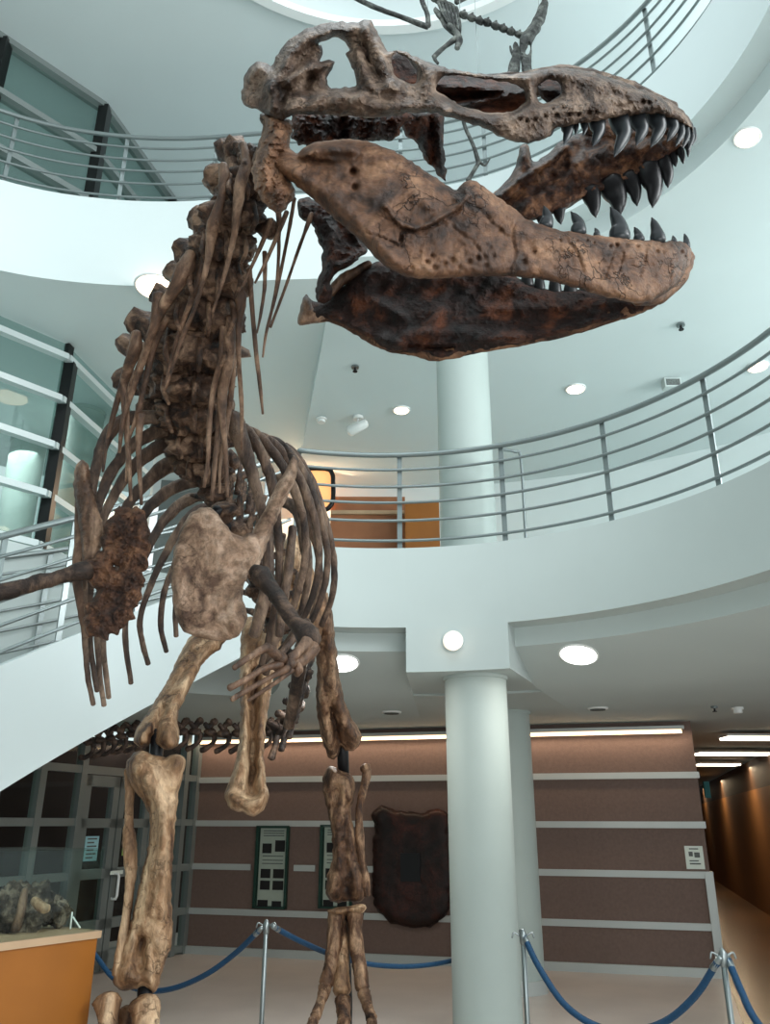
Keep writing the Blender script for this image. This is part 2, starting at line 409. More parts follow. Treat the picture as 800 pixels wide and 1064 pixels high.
# back wall of the second floor
m = MB(); m.add(*lathe([(8.0, 3.81), (8.0, 6.6), (8.25, 6.6), (8.25, 3.81)], -14, 112, 60)); struct(smooth_by_angle(m.build('wall_upper', 'plaster'), 25))

# third-floor slab: circular on the right, swelling outward on the left
_ka = np.array([-90, -75, -56, -51, -43.6, -35, -26.7, -18, -8, 5, 112.]); _kr = np.array([6.0, 5.55, 4.75, 4.43, 4.0, 3.54, 3.15, 2.93, 2.79, 2.75, 2.75])
def r3(a): return float(np.mean([np.interp(a+d, _ka, _kr) for d in (-6, -4, -2, 0, 2, 4, 6)]))
def vlathe(profile, a0, a1, n):
    m = len(profile); vs = []; fs = []
    for i in range(n+1):
        a = a0+(a1-a0)*i/n
        for dr, z in profile: vs.append((*pol(r3(a)+dr if dr < 5 else 9.5, a), z))
    for i in range(n):
        for k in range(m): fs.append((i*m+k, i*m+(k+1) % m, (i+1)*m+(k+1) % m, (i+1)*m+k))
    fs += [tuple(range(m)), tuple(n*m+k for k in range(m))[::-1]]
    return vs, fs
m = MB(); m.add(*vlathe([(0, 7.79), (0, 6.70), (9, 6.70), (9, 7.79)], -88, -10, 50)); struct(smooth_by_angle(m.build('balcony_slab', 'plaster'), 25))
m = MB(); m.add(*vlathe([(0, 7.79), (0, 6.96), (.24, 6.96), (.24, 6.74), (1.1, 6.58), (9, 6.58), (9, 7.79)], -10, 112, 70)); struct(smooth_by_angle(m.build('balcony_slab', 'plaster'), 20))
# top-floor ceiling with the round opening and its drum
m = MB(); m.add(*lathe([(RAD, 10.15), (12, 10.15), (12, 10.4), (RAD+.25, 10.4), (RAD+.25, 11.2), (RAD, 11.2)], -120, 120, 90)); struct(smooth_by_angle(m.build('ceiling_top', 'plaster_ceiling'), 25))
m = MB(); m.add(*lathe([(RAD-.09, 10.10), (RAD+.02, 10.10), (RAD+.02, 10.2), (RAD-.09, 10.2)], -120, 120, 90)); struct(smooth_by_angle(m.build('trim_9', 'white_plastic'), 25))
# shallow dome far above the opening
dv = [(RAD*1.3*math.cos(t), 11.3+1.1*math.sin(t)) for t in np.linspace(.9, 1.5, 8)]
m = MB(); m.add(*lathe(dv+[(r, z+.1) for r, z in dv[::-1]], -180, 180, 48, caps=False)); struct(smooth_by_angle(m.build('dome', 'plaster'), 40))

# columns
def column(name, c, r, z0, z1, mat='column_paint'):
    m = MB(); n = 48
    prof = [(r, z0), (r, z1-.05), (r+.015, z1-.05), (r+.015, z1)]
    vs = [(c[0]+math.cos(2*math.pi*k/n)*rr, c[1]+math.sin(2*math.pi*k/n)*rr, z) for rr, z in prof for k in range(n)]
    fs = [(i*n+k, i*n+(k+1) % n, (i+1)*n+(k+1) % n, (i+1)*n+k) for i in range(len(prof)-1) for k in range(n)]+[tuple(range(n))[::-1], tuple(len(vs)-n+k for k in range(n))]
    m.add(vs, fs); return struct(smooth_by_angle(m.build(name, mat), 40))
cc = at(501, 900, 7.02); column('column', cc[:2], .262, 0, 2.74)
column('column', cc[:2]+np.array([.0, .14]), .262, 3.81, 6.7)
c2 = at(532, 900, 9.2); column('column', c2[:2], .27, 0, 2.72)
m = MB(); disc(m, (c2[0], c2[1], .06), (0, 0, 1), .30, .12, 40); struct(m.build('baseboard_column', 'trim_metal'))

# ---- stair curling up to the second-floor landing
def zst(a): return 3.81-.0273*(-15-a)
def zsl(a): return 3.07-.0298*(-15-a)
def helix(r0, r1, ztop, zbot, a0, a1, n=60):
    vs = []; fs = []
    for i in range(n+1):
        a = a0+(a1-a0)*i/n
        vs += [(*pol(r0, a), ztop(a)), (*pol(r0, a), zbot(a)), (*pol(r1, a), zbot(a)), (*pol(r1, a), ztop(a))]
    for i in range(n):
        for k in range(4): fs.append((i*4+k, i*4+(k+1) % 4, (i+1)*4+(k+1) % 4, (i+1)*4+k))
    return vs, fs+[(0, 1, 2, 3), (n*4+3, n*4+2, n*4+1, n*4)]
m = MB(); m.add(*helix(RAD, RAD+.08, zst, zsl, -92, -15)); struct(smooth_by_angle(m.build('stair_stringer', 'plaster'), 30))
m = MB(); m.add(*helix(RAD+1.27, RAD+1.35, lambda a: zst(a)-.1, lambda a: zsl(a)+.35, -92, -15)); struct(smooth_by_angle(m.build('stair_stringer', 'plaster'), 30))
m = MB(); m.add(*helix(RAD+.08, RAD+1.27, lambda a: zst(a)-.36, lambda a: zsl(a)+.33, -92, -15)); struct(smooth_by_angle(m.build('stair_soffit', 'plaster'), 30))
m = MB()
for k in range(24):
    a1 = -15-k*3.2; a0 = a1-3.2
    m.add(*helix(RAD+.08, RAD+1.27, lambda a: zst(a0)-.12, lambda a: zst(a0)-.42, a0, a1, 3), smooth=False)
struct(m.build('stair_treads', 'floor_stone'))

# ---- railings
BARS = (.93, .78, .61, .455, .28, .09)
def railing(label, a0, a1, posts, rf, zf, side_off=.06, group='curved steel railings of the rotunda', n=64, mt='steel_rail'):
    root = thing('railing', (*pol(rf((a0+a1)/2), (a0+a1)/2), zf((a0+a1)/2)), label, 'railing', group)
    for k, h in enumerate(BARS):
        P = [np.array([*pol(rf(a)+side_off, a), zf(a)+h]) for a in np.linspace(a0, a1, n)]
        MB().tube3(P, [.024 if k == 0 else .013]*len(P), 8).build('handrail' if k == 0 else 'rail', mt, root)
    for a in posts:
        p = pol(rf(a)+side_off+.028, a); m = MB()
        u = pol(1, a)-CEN; t = np.array([u[1], -u[0]])
        q = [p-t*.022-u*.007, p+t*.022-u*.007, p+t*.022+u*.007, p-t*.022+u*.007]
        prism(m, q, zf(a), zf(a)+.92); m.build('post', mt, root)
    return root
R2 = railing('curved steel railing of the second floor balcony, sweeping up to the right', -15.5, 110, [-15.4, 3.5, 22.5, 41.5, 60.5, 79.5, 98.5], lambda a: RAD, lambda a: 3.81)
P = [np.array([*pol(RAD+.1, 22.4), 4.72]), np.array([*pol(RAD+.2, 24.5), 4.72]), np.array([*pol(RAD+.24, 25.3), 4.64]), np.array([*pol(RAD+.24, 25.3), 3.81])]
MB().tube3(P, [.013]*4, 8, sub=6).build('return_hoop', 'steel_rail', R2)
railing('curved steel railing of the third floor, highest in view', -86, 110, [-80, -68, -56, -44, -32, -20, -8, 4, 22.5, 41.5, 60.5, 79.5], r3, lambda a: 7.79, n=120)
railing('sloping stair railing along the inner edge of the stair', -90, -16.6, [-87, -76, -65, -54, -43, -32, -21], lambda a: RAD, zst, .03, 'sloping stair railings', mt='steel')
railing('sloping stair railing along the outer edge of the stair, behind the ribs', -90, -16.6, [-82, -70, -58, -46, -34, -22], lambda a: RAD+1.26, lambda a: zst(a)-.1, .03, 'sloping stair railings', mt='steel')

# ---- second-floor glass wall, upper left
GL, GC, GR = np.array([-5.3, 6.2]), np.array([-3.63, 8.0]), np.array([-3.25, 10.1])
root = thing('window_1', (GC[0], GC[1], 3.81), 'angled glass wall with white mullions at the left of the second floor', 'window', kind='structure')
for A, B in ((GL, GC), (GC, GR)):
    MB().wallbox(A, B, 3.81, 6.69, .05, .06).build('pane', 'pane_dark', root)
    for z in (6.49, 5.96, 5.39, 4.82, 4.25, 3.86):
        MB().wallbox(A, B, z-.035, z+.035, -.05, .04).build('mullion', 'mullion', root)
for c, mt in ((GC, 'mullion_dark'), (GL, 'mullion_dark'), (GR, 'mullion')):
    m = MB(); m.box((c[0]-.05, c[1]+.04, 3.81), (c[0]+.07, c[1]+.16, 6.47)); m.build('post', mt, root)
MB().wallbox(GC, GC+np.array([.02, .1]), 6.5, 6.69, 0, .05).build('post', 'mullion_dark', root)
e0, e1 = at(97, 346, 9.1), at(102, 395, 9.1)
m = MB(); m.tube3([at(75, 346, 8.1), at(94, 347, 9.0), at(102, 357, 9.2), at(98, 392, 9.2)], [.035]*4, 6, smooth=False); m.build('chamfer_frame', 'mullion', root)
cq = at(88, 440, 9.7); column('column', cq[:2], .24, 3.81, 6.7)
cq = at(34, 440, 10.6); column('column', cq[:2], .24, 3.81, 6.7)
m = MB(); m.wallbox((-8.5, 10.4), (-3.4, 12.2), 3.81, 5.2, 0, .1); struct(m.build('wall_left_upper', 'plaster_green'))
m = MB(); m.wallbox((-3.6, 12.0), (-1.6, 12.4), 3.81, 6.7, 0, .1); struct(m.build('wall_landing', 'dark_grey'))

# ---- dark glazed wall of the third floor, top left
G3 = [np.array(p) for p in ((-5.6, 5.6), (-4.475, 6.88), (-3.6, 7.83), (-3.13, 9.49))]
root = thing('window_2', (*G3[2], 7.79), 'dark grey glazed wall behind the third floor railing', 'window', kind='structure')
for A, B in zip(G3[:-1], G3[1:]):
    MB().wallbox(A, B, 7.79, 10.06, .04, .06).build('pane', 'pane_dark', root)
    for z in (10.11, 9.35, 8.6, 7.84):
        MB().wallbox(A, B, z-.04, z+.04, -.04, .1).build('mullion', 'frame_metal', root)
for c in G3[1:]:
    m = MB(); m.box((c[0]-.06, c[1]-.05, 7.79), (c[0]+.06, c[1]+.1, 10.1)); m.build('post', 'mullion_dark', root)
m = MB(); m.wallbox((-8.6, 7.6), (-4.2, 11.4), 7.79, 10.15, 0, .1); struct(m.build('wall_left_top', 'dark_grey'))

# ---- second-floor interior glimpsed behind the ribs
def panel_px(name, mat, x0, x1, y0, y1, y, zlow=None, parent=None, th=.06):
    a = at(x0, y0, y); b = at(x1, y1, y); m = MB(); m.box((a[0], y, zlow if zlow is not None else b[2]), (b[0], y+th, a[2])); return m.build(name, mat, parent)
o = panel_px('wood_panel', 'wood_brown', 344, 421, 516, 560, 11.2, 3.81); setp(o, 'brown wood panelling under the second floor ceiling, left of the column', 'panel')
o = panel_px('display_cabinet', 'wood_orange', 421, 457, 521, 560, 10.7, 3.81, th=.5); setp(o, 'orange wood cabinet on the second floor beside the white column', 'cabinet')
root = thing('window_3', at(330, 560, 11.1), 'small lit opening with a rounded black frame behind the rib cage', 'window', kind='structure')
fr = [(306, 487), (338, 487), (345, 492), (346, 500), (346, 518), (343, 526), (335, 530), (306, 530)]
MB().tube3([at(x, y, 11.05) for x, y in fr], [.035]*len(fr), 8, sub=3).build('frame', 'black_metal', root)
panel_px('pane', 'warm_room', 306, 344, 489, 528, 11.12, None, root, .03)
o = panel_px('picture_rail', 'wood_top', 344, 421, 530, 534, 11.14); setp(o, 'pale rail across the brown wood panelling', 'rail')

# ---- glass storefront on the left of the ground floor
SCN = np.array([-2.55, 11.617]); SDV = np.array([-.3746, -.9272])
def st(px, py=900): return float((at_line(px, py, SCN, SCN+SDV)[:2]-SCN) @ SDV)
def sbox(mb, t0, t1, z0, z1, f0=-.04, f1=.04): return mb.wallbox(SCN+SDV*t0, SCN+SDV*t1, z0, z1, f0, f1)
TZ = (2.105, 1.55, 1.005, .49, .06)
root = thing('window_4', (*(SCN+SDV*.5), 0), 'glazed storefront panels beside the double doors at the left', 'window', kind='structure')
tj0, tj1, tjm = st(150), st(72), st(113)
for a, b in ((0, tj0), (tj1, st(-60))):
    m = MB(); sbox(m, a, b, 0, 2.70, 0, .015); m.build('pane', 'pane_glass', root)
    for z in TZ:
        m = MB(); sbox(m, a, b, z-.04, z+.04); m.build('mullion', 'frame_metal', root)
for t_ in (.03, st(183), tj0, tj1, st(28), st(-20)):
    m = MB(); sbox(m, t_-.045, t_+.045, 0, 2.70, -.05, .05); m.build('post', 'frame_metal', root)
m = MB(); sbox(m, tj0, tj1, 2.06, 2.15); m.build('mullion', 'frame_metal', root)
m = MB(); sbox(m, tj0, tj1, 2.15, 2.70, 0, .015); m.build('pane', 'pane_glass', root)
for k, (a, b) in enumerate(((tj0, tjm), (tjm, tj1))):
    d = thing('door_%d' % (k+1), (*(SCN+SDV*(a+b)/2), 0), ('right' if k == 0 else 'left')+' leaf of the grey metal and glass double doors', 'door', kind='structure')
    m = MB(); a += .05; b -= .05 if k else .01
    if k == 0: b = tjm-.01
    else: a = tjm+.01
    for x0, x1 in ((a, a+.1), (b-.1, b)): sbox(m, x0, x1, .02, 2.05)
    for z0, z1 in ((1.93, 2.05), (1.49, 1.59), (.96, 1.06), (.44, .54), (.02, .22)): sbox(m, a, b, z0, z1)
    m.build('frame', 'frame_metal', d)
    m = MB(); sbox(m, a+.1, b-.1, .22, 1.93, 0, .012); m.build('pane', 'pane_glass', d)
    if k == 0:
        s = SCN+SDV*(tjm-.06); n = np.array([.927, -.3746])
        hp = [np.array([*(s+n*.04), 1.0]), np.array([*(s+n*.10), 1.0]), np.array([*(s+n*.11), .97]), np.array([*(s+n*.11), .77]), np.array([*(s+n*.10), .74]), np.array([*(s+n*.04), .74])]
        MB().tube3(hp, [.016]*6, 8).build('handle', 'white_plastic', d)
def notice(name, label, px0, px1, py0, py1, mat, lines):
    a = at_line(px0, (py0+py1)/2, SCN, SCN+SDV); ta, tb = st(px0, (py0+py1)/2), st(px1, (py0+py1)/2); z1, z0 = at_line(px0, py0, SCN, SCN+SDV)[2], at_line(px0, py1, SCN, SCN+SDV)[2]
    r = thing(name, (*(SCN+SDV*(ta+tb)/2), z0), label, 'notice')
    m = MB(); sbox(m, ta, tb, z0, z1, -.05, -.046); m.build('sheet', mat, r)
    for i in range(lines):
        zz = z1-(i+.7)*(z1-z0)/(lines+.6); m = MB(); sbox(m, ta+(tb-ta)*.15, ta+(tb-ta)*(.85-.2*(i % 2)), zz-.008, zz+.008, -.0525, -.05); m.build('text_line', 'ink_grey', r)
notice('paper_notice', 'pale blue paper taped inside the left door pane', 84, 98, 869, 895, 'paper_blue', 6)
notice('paper_notice', 'green paper notice on the right door pane beside the shin bone', 124, 136, 870, 889, 'paper_green', 4)
notice('door_label', 'small pale sticker strip above the white door handle', 111, 124, 905, 909, 'paper', 0)
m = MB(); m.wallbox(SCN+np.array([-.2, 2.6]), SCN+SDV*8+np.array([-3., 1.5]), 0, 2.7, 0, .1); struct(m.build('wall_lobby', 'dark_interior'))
m = MB(); m.wallbox((-4.6, 7.0), (-4.05, 9.0), 0, 2.7, .06, .2); struct(m.build('wall_left', 'plaster_green'))

# ---- things on the back wall
def poster(label, x0, x1, y0, y1):
    ta, tb = wall_t(x0, 900), wall_t(x1, 900); z1, z0 = on_wall((x0+x1)/2, y0)[2], on_wall((x0+x1)/2, y1)[2]
    r = thing('exhibit_case', (*(WA+WD*(ta+tb)/2), z0), label, 'exhibit case', 'narrow exhibit cases on the brown wall')
    m = MB()
    wall_box(m, ta, tb, z0, z1, .0, .02)
    for a, b in ((ta, ta+.035), (tb-.03, tb)): wall_box(m, a, b, z0, z1, .02, .06)
    for a, b in ((z0, z0+.02), (z1-.02, z1)): wall_box(m, ta, tb, a, b, .02, .06)
    m.build('frame', 'case_green', r)
    a, b = ta+.05, tb-.035; W = b-a; H = z1-z0
    m = MB(); wall_box(m, a, b, z0+.03, z1-.03, .02, .024); m.build('sheet', 'poster_paper', r)
    for u0, u1, v0, v1 in ((.1, .45, .66, .78), (.58, .95, .68, .82), (.08, .45, .36, .47), (.55, .95, .36, .47), (.08, .45, .22, .33), (.55, .95, .22, .33), (.02, .4, .02, .1), (.55, .9, .02, .09)):
        m = MB(); wall_box(m, a+W*u0, a+W*u1, z0+H*v0, z0+H*v1, .0245, .027); m.build('photograph', 'ink', r)
    for v in (.93, .90, .87, .62, .57, .53):
        m = MB(); wall_box(m, a+W*.12, a+W*.9, z0+H*v, z0+H*(v+.012), .0245, .027); m.build('text_line', 'ink_grey', r)
poster('narrow glazed case of black and white photographs, left of the far foot', 266, 300, 858, 944)
poster('second narrow case of photographs, mostly hidden behind the far lower leg', 333, 367, 857, 944)

out = [(385, 846), (393, 838), (402, 837), (410, 842), (424, 843), (440, 845), (456, 840), (465, 845), (468, 856), (466, 880), (469, 910), (468, 935), (466, 952), (456, 956), (449, 963), (432, 965), (415, 961), (408, 960), (400, 953), (389, 943), (386, 925), (388, 900), (387, 875), (390, 862)]
wy = on_wall(428, 900, .12)[1]
root = thing('stone_slab', on_wall(428, 965, .1), 'dark red-brown stone slab with ragged edges hanging on the wall beside the column', 'stone slab')
o = MB().plate(out, lambda x, y: on_wall(x, y, .1)[1], .07, 10, step=3, nz=.008, nf=5, wob=1.8).build('slab', 'slab_stone', root)
p = on_wall(428, 899, .185); m = MB(); tt = wall_t(420, 899); wall_box(m, tt, wall_t(440, 899), on_wall(428, 915)[2], on_wall(428, 886)[2], .17, .19); m.build('plaque', 'black_metal', root)
ta, tb = wall_t(712, 890), wall_t(731, 890); z1, z0 = on_wall(720, 879)[2], on_wall(720, 903)[2]
r = thing('wall_notice', on_wall(721, 903), 'small white printed notice on the right end of the brown wall', 'notice')
m = MB(); wall_box(m, ta, tb, z0, z1, .0, .012); m.build('sheet', 'paper', r)
for u0, u1, v0, v1 in ((.2, .42, .55, .75), (.5, .8, .5, .72), (.2, .8, .2, .26), (.2, .7, .33, .38), (.25, .75, .85, .9)):
    m = MB(); wall_box(m, ta+(tb-ta)*u0, ta+(tb-ta)*u1, z0+(z1-z0)*v0, z0+(z1-z0)*v1, .0125, .015); m.build('text_line', 'ink_grey', r)

q_ = atz(772, 1064, 0)
m = MB(); prism(m, [(WB[0]+.03, WB[1]-.02), (q_[0], q_[1]), (q_[0]-.2, q_[1]-2.5), (12, q_[1]-2.5), (12, 30), (3.7, 30)], .0, .004); struct(m.build('floor_hall', 'floor_brown'))
# ---- hallway to the right
H0, H1 = atz(742, 910, 0)[:2], atz(797, 943, 0)[:2]; HD = (H1-H0)/np.linalg.norm(H1-H0)
m = MB(); m.wallbox(H0-HD*3, H1+HD*8, 0, 2.15, 0, .2); struct(m.build('wall_hall', 'hall_wall'))
m = MB(); m.wallbox(H0-HD*3, H1+HD*8, 2.15, 2.66, -.05, .2); struct(m.build('wall_hall_upper', 'hall_brown'))
m = MB(); m.wallbox(H0-HD*3, H1+HD*8, 0, .3, -.04, 0); struct(m.build('baseboard_hall', 'hall_brown'))
for k, (x0, x1) in enumerate(((766, 773), (790, 800))):
    a = at_line(x0, 860, H0, H1)[:2]; b = at_line(x1, 860, H0, H1)[:2]
    m = MB(); m.wallbox(a, b, .0, 2.0, -.12, .05); struct(m.build('door_%d' % (k+3), 'hall_brown'))
a = at_line(757, 889, H0, H1); b = at_line(770, 895, H0, H1)
m = MB(); m.wallbox(a[:2], b[:2], .95, 1.12, -.35, 0); setp(m.build('drinking_fountain', 'black_metal'), 'dark fixture jutting from the ochre hallway wall', 'fixture')
for x0, x1, py, d, lab in ((757, 812, 766, 11.0, 'nearest fluorescent ceiling light of the hallway'), (728, 812, 783, 13.6, 'middle fluorescent ceiling light of the hallway'), (728, 770, 796, 16.2, 'farthest, shortest fluorescent ceiling light of the hallway')):
    a, b = at(x0, py, d), at(x1, py, d)
    r = thing('fluorescent_light', ((a[0]+b[0])/2, d, 2.66), lab, 'ceiling light', 'hallway ceiling lights')
    m = MB(); m.box((a[0], d, 2.60), (b[0], d+.3, 2.63)); m.build('diffuser', 'lamp_tube', r)
    m = MB(); m.box((a[0]-.02, d-.02, 2.63), (b[0]+.02, d+.32, 2.66)); m.build('housing', 'white_plastic', r)
a, b = at(731, 812, 11.2), at(739, 829, 11.2)
m = MB(); m.box((a[0], 11.2, b[2]), (b[0], 11.24, a[2])); setp(m.build('hall_sign', 'sign_teal'), 'small teal sign at the hallway entrance past the wall end', 'sign')

m = MB(); m.wallbox(WB+np.array([-.25, .25]), (3.7, 30.2), 0, 2.66, 0, .15); struct(m.build('wall_hall_left', 'hall_wall'))
m = MB(); m.box((3.6, 30.0, 0), (14, 30.2, 2.66)); struct(m.build('wall_hall_end', 'hall_brown'))
m = MB(); m.box((-9.7, -9, 0), (-9.5, 7, 11.2)); struct(m.build('occluder_wall_left', 'plaster_green'))  # unseen wall, added to block open sky light from the left
m = MB(); m.box((-9.7, -9.2, 0), (3.0, -9, 11.2)); struct(m.build('occluder_wall_behind', 'plaster_green'))  # unseen wall, added to block open sky light from behind
# ---- lamps and ceiling fittings
def downlight(label, px, py, z, r, mat='lamp_white', tilt=(0, 0, -1), group='round recessed downlights'):
    p = atz(px, py, z); root = thing('recessed_light', p+np.array([0, 0, .012]), label, 'ceiling light', group)
    m = MB(); disc(m, p+np.array([0, 0, -.012]), tilt, r, .016); m.build('lens', mat, root)
    m = MB(); n = 32; t = np.array(tilt)/np.linalg.norm(tilt)
    u = np.cross(t, [0, 1., 0]); u /= np.linalg.norm(u); w = np.cross(t, u)
    P = [p+u*math.cos(2*math.pi*i/n)*(r+.015)+w*math.sin(2*math.pi*i/n)*(r+.015) for i in range(n+1)]
    m.tube3(P, [.014]*(n+1), 6, caps=False); m.build('trim_ring', 'white_plastic', root)
rr = np.hypot(*(atz(600, 680, 2.83)[:2]-CEN))
def soffit_light(label, px, py, r, z0=2.94, o0=.22, sl=.24/.63, mat='lamp_white'):
    # on the sloping soffit under the second floor
    d = ray(px, py); lo, hi = 2., 12.
    for _ in range(60):
        t = (lo+hi)/2; p = EYE+d*t; q = np.hypot(*(p[:2]-CEN)); zz = z0-(q-RAD-o0)*sl
        if p[2] > zz and q > RAD: hi = t
        else: lo = t
    u = (p[:2]-CEN)/np.hypot(*(p[:2]-CEN)); n = np.array([-u[0]*sl, -u[1]*sl, -1.]); n /= np.linalg.norm(n)
    root = thing('recessed_light', p, label, 'ceiling light', 'downlights in the sloping soffit')
    m = MB(); disc(m, p+n*.006, n, r, .016); m.build('lens', mat, root)
    k = 32; a = np.cross(n, [0, 1., 0]); a /= np.linalg.norm(a); b = np.cross(n, a)
    P = [p+a*math.cos(2*math.pi*i/k)*(r+.012)+b*math.sin(2*math.pi*i/k)*(r+.012) for i in range(k+1)]
    MB().tube3(P, [.012]*(k+1), 6, caps=False).build('trim_ring', 'white_plastic', root)
soffit_light('round white downlight in the soffit right of the column', 601, 680, .145)
soffit_light('round white downlight in the soffit left of the column, beside the far thigh', 356, 689, .13)
soffit_light('round warm downlight in the soffit at the far right, level with the snout', 776, 143, .085, 6.74, .24, .16/.86, 'lamp_warm')
downlight('large warm downlight under the third floor slab, beside the neck', 163, 298, 6.69, .20, 'lamp_warm')
for lab, px, py, r in (('small round ceiling spot left of the white column on the second floor', 417, 426, .09), ('small round ceiling spot right of the white column on the second floor', 598, 404, .10), ('small round ceiling spot near the right edge above the railing', 787, 381, .10)):
    downlight(lab, px, py, 6.57, r, 'lamp_warm')
for lab, px, py in (('small spot in the ground floor ceiling near the far thigh', 407, 740), ('small spot in the ground floor ceiling right of the column', 621, 736)):
    downlight(lab, px, py, 2.695, .08, 'ink_grey', group='small ground floor ceiling spots')
def sprinkler(label, px, py, z, s=1.):
    p = atz(px, py, z); root = thing('sprinkler', p, label, 'sprinkler', 'ceiling sprinkler heads')
    m = MB(); disc(m, p+np.array([0, 0, -.01]), (0, 0, 1), .045*s, .02); m.build('escutcheon', 'steel', root)
    m = MB(); m.tube3([p, p-np.array([0, 0, .06*s])], [.012*s, .012*s], 8); m.build('stem', 'black_metal', root)
    m = MB(); disc(m, p-np.array([0, 0, .065*s]), (0, 0, 1), .028*s, .008); m.build('deflector', 'black_metal', root)
sprinkler('sprinkler head in the second floor ceiling below the open jaws', 369, 381, 6.57)
sprinkler('sprinkler head in the second floor ceiling right of the chin', 707, 337, 6.57)
sprinkler('sprinkler head on the beam just above the near column', 481, 706, 2.72, .8)
sprinkler('sprinkler head in the ground floor ceiling near the hallway', 742, 734, 2.695, .8)
def detector(label, px, py, z, r=.07):
    p = atz(px, py, z); root = thing('smoke_detector', p, label, 'smoke detector')
    m = MB(); disc(m, p-np.array([0, 0, .012]), (0, 0, 1), r, .024); m.build('base', 'white_plastic', root)
    m = MB(); disc(m, p-np.array([0, 0, .04]), (0, 0, 1), r*.75, .04); m.build('cover', 'white_plastic', root)
detector('white smoke detector on the second floor ceiling left of the track spotlight', 334, 435, 6.57)
detector('white smoke detector on the ground floor ceiling near the hallway lights', 766, 735, 2.695, .06)
p = atz(372, 433, 6.57); root = thing('spotlight', p, 'white adjustable spotlight on the second floor ceiling', 'spotlight')
m = MB(); disc(m, p-np.array([0, 0, .02]), (0, 0, 1), .07, .04); m.tube3([p, p-np.array([0, 0, .14])], [.015]*2, 8); m.build('arm', 'white_plastic', root)
m = MB(); m.tube3([p+np.array([-.1, .02, -.2]), p+np.array([.1, -.04, -.12])], [.075, .06], 14); m.build('lamp_head', 'white_plastic', root)
p = atz(697, 395, 6.57); root = thing('ceiling_speaker', p, 'pale boxy ceiling fitting just above the second floor handrail', 'fitting')
m = MB(); m.box(p+np.array([-.10, -.06, -.12]), p+np.array([.10, .06, 0])); m.build('box', 'plaster_green', root)
m = MB(); m.box(p+np.array([-.08, -.07, -.10]), p+np.array([.08, -.06, -.02])); m.build('grille', 'ink_grey', root)
# sconce on the beam over the column
ang = math.degrees(math.atan2(at(471, 666, 6.7)[0]-CEN[0], at(471, 666, 6.7)[1]-CEN[1])); u = pol(1, ang)-CEN; q = pol(RAD-.02, ang)
zc = at(471, 666, q[1])[2]; root = thing('wall_lamp', (*q, zc), 'round glowing lamp on the beam above the near column', 'lamp')
m = MB(); disc(m, (*(q-u*.004), zc), (u[0], u[1], 0), .085, .02); m.build('back_plate', 'white_plastic', root)
m = MB(); disc(m, (*(q-u*.03), zc-.012), (u[0], u[1], 0), .055, .05); m.build('globe', 'lamp_warm', root)

# ---- stanchions and ropes
def stanchion(label, base, h=1.0):
    r = thing('stanchion', (base[0], base[1], 0), label, 'stanchion', 'rope barrier posts')
    b = np.array([base[0], base[1], 0.])
    m = MB(); vs = []; n = 32; prof = [(0.001, 0), (.17, 0), (.17, .012), (.10, .03), (.03, .04)]
    m.add([(b[0]+q*math.cos(2*math.pi*k/n), b[1]+q*math.sin(2*math.pi*k/n), z) for q, z in prof for k in range(n)], [(i*n+k, i*n+(k+1) % n, (i+1)*n+(k+1) % n, (i+1)*n+k) for i in range(len(prof)-1) for k in range(n)]); m.build('base', 'steel', r)
    MB().tube3([b+[0, 0, .03], b+[0, 0, h-.05]], [.014, .014], 14).build('pole', 'steel', r)
    MB().tube3([b+[0, 0, h-.07], b+[0, 0, h-.02], b+[0, 0, h]], [.018, .020, .010], 14).build('cap', 'steel', r)
    for s in (-1, 1):
        P = [b+[s*.02, 0, h-.03], b+[s*.05, 0, h-.015], b+[s*.06, 0, h-.04]]; MB().tube3(P, [.005]*3, 6, sub=4).build('hook', 'steel', r)
    return b+[0, 0, h-.04]
def stand_at(px, py, h=1.0): return atz(px, py, h)
tA = stand_at(277, 956); tB = stand_at(543, 966); tC = stand_at(750, 986)
SA = stanchion('thin steel post between the two legs, blue ropes on both sides', tA)
SB = stanchion('steel post half hidden behind the near column', tB)
SCc = stanchion('steel post at the right by the end of the brown wall', tC)
def rope(label, pts, ends):
    r = thing('barrier_rope', pts[len(pts)//2], label, 'rope', 'blue barrier ropes')
    P = [np.array(p) for p in pts]
    MB().tube3(P, [.0165]*len(P), 10, sub=6).build('rope_cord', 'rope_blue', r)
    for e in ends:
        a, b = (P[0], P[1]) if e == 0 else (P[-1], P[-2]); d = (b-a)/np.linalg.norm(b-a)
        MB().tube3([a-d*.03, a+d*.04], [.014, .018], 12).build('end_ferrule', 'steel', r)
yA, yB, yC = tA[1], tB[1], tC[1]
sag = lambda px, py, y: at(px, py, y)
rope('blue rope hanging left of the thin steel post, passing behind the near shin', [sag(269, 967, yA), sag(245, 990, yA+.15), sag(215, 1012, yA+.3), sag(180, 1027, yA+.5), sag(150, 1029, yA+.7), sag(120, 1018, yA+.85), sag(101, 995, yA+1.0), sag(86, 975, yA+1.1)], (0,))
rope('blue rope between the thin steel post and the near column, passing behind the far foot', [sag(286, 964, yA), sag(310, 977, yA+.25), sag(345, 992, yA+.6), sag(385, 1002, yA+.95), sag(430, 1004, yA+1.3), sag(470, 998, 7.2), sag(492, 988, 7.9), sag(512, 972, 8.6)], (0, 7))
rope('blue rope drooping between the column and the right hand post', [sag(544, 972, yB), sag(560, 1005, yB-.1), sag(585, 1042, yB-.2), sag(615, 1064, yB-.3), sag(650, 1072, yB-.35), sag(690, 1062, yC+.25), sag(722, 1035, yC+.12), sag(745, 1000, yC)], (0, 7))
rope('blue rope running down to the right from the right hand post', [sag(757, 998, yC), sag(768, 1025, yC-.1), sag(785, 1060, yC-.2), sag(815, 1090, yC-.3), sag(850, 1085, yC-.4)], (0,))

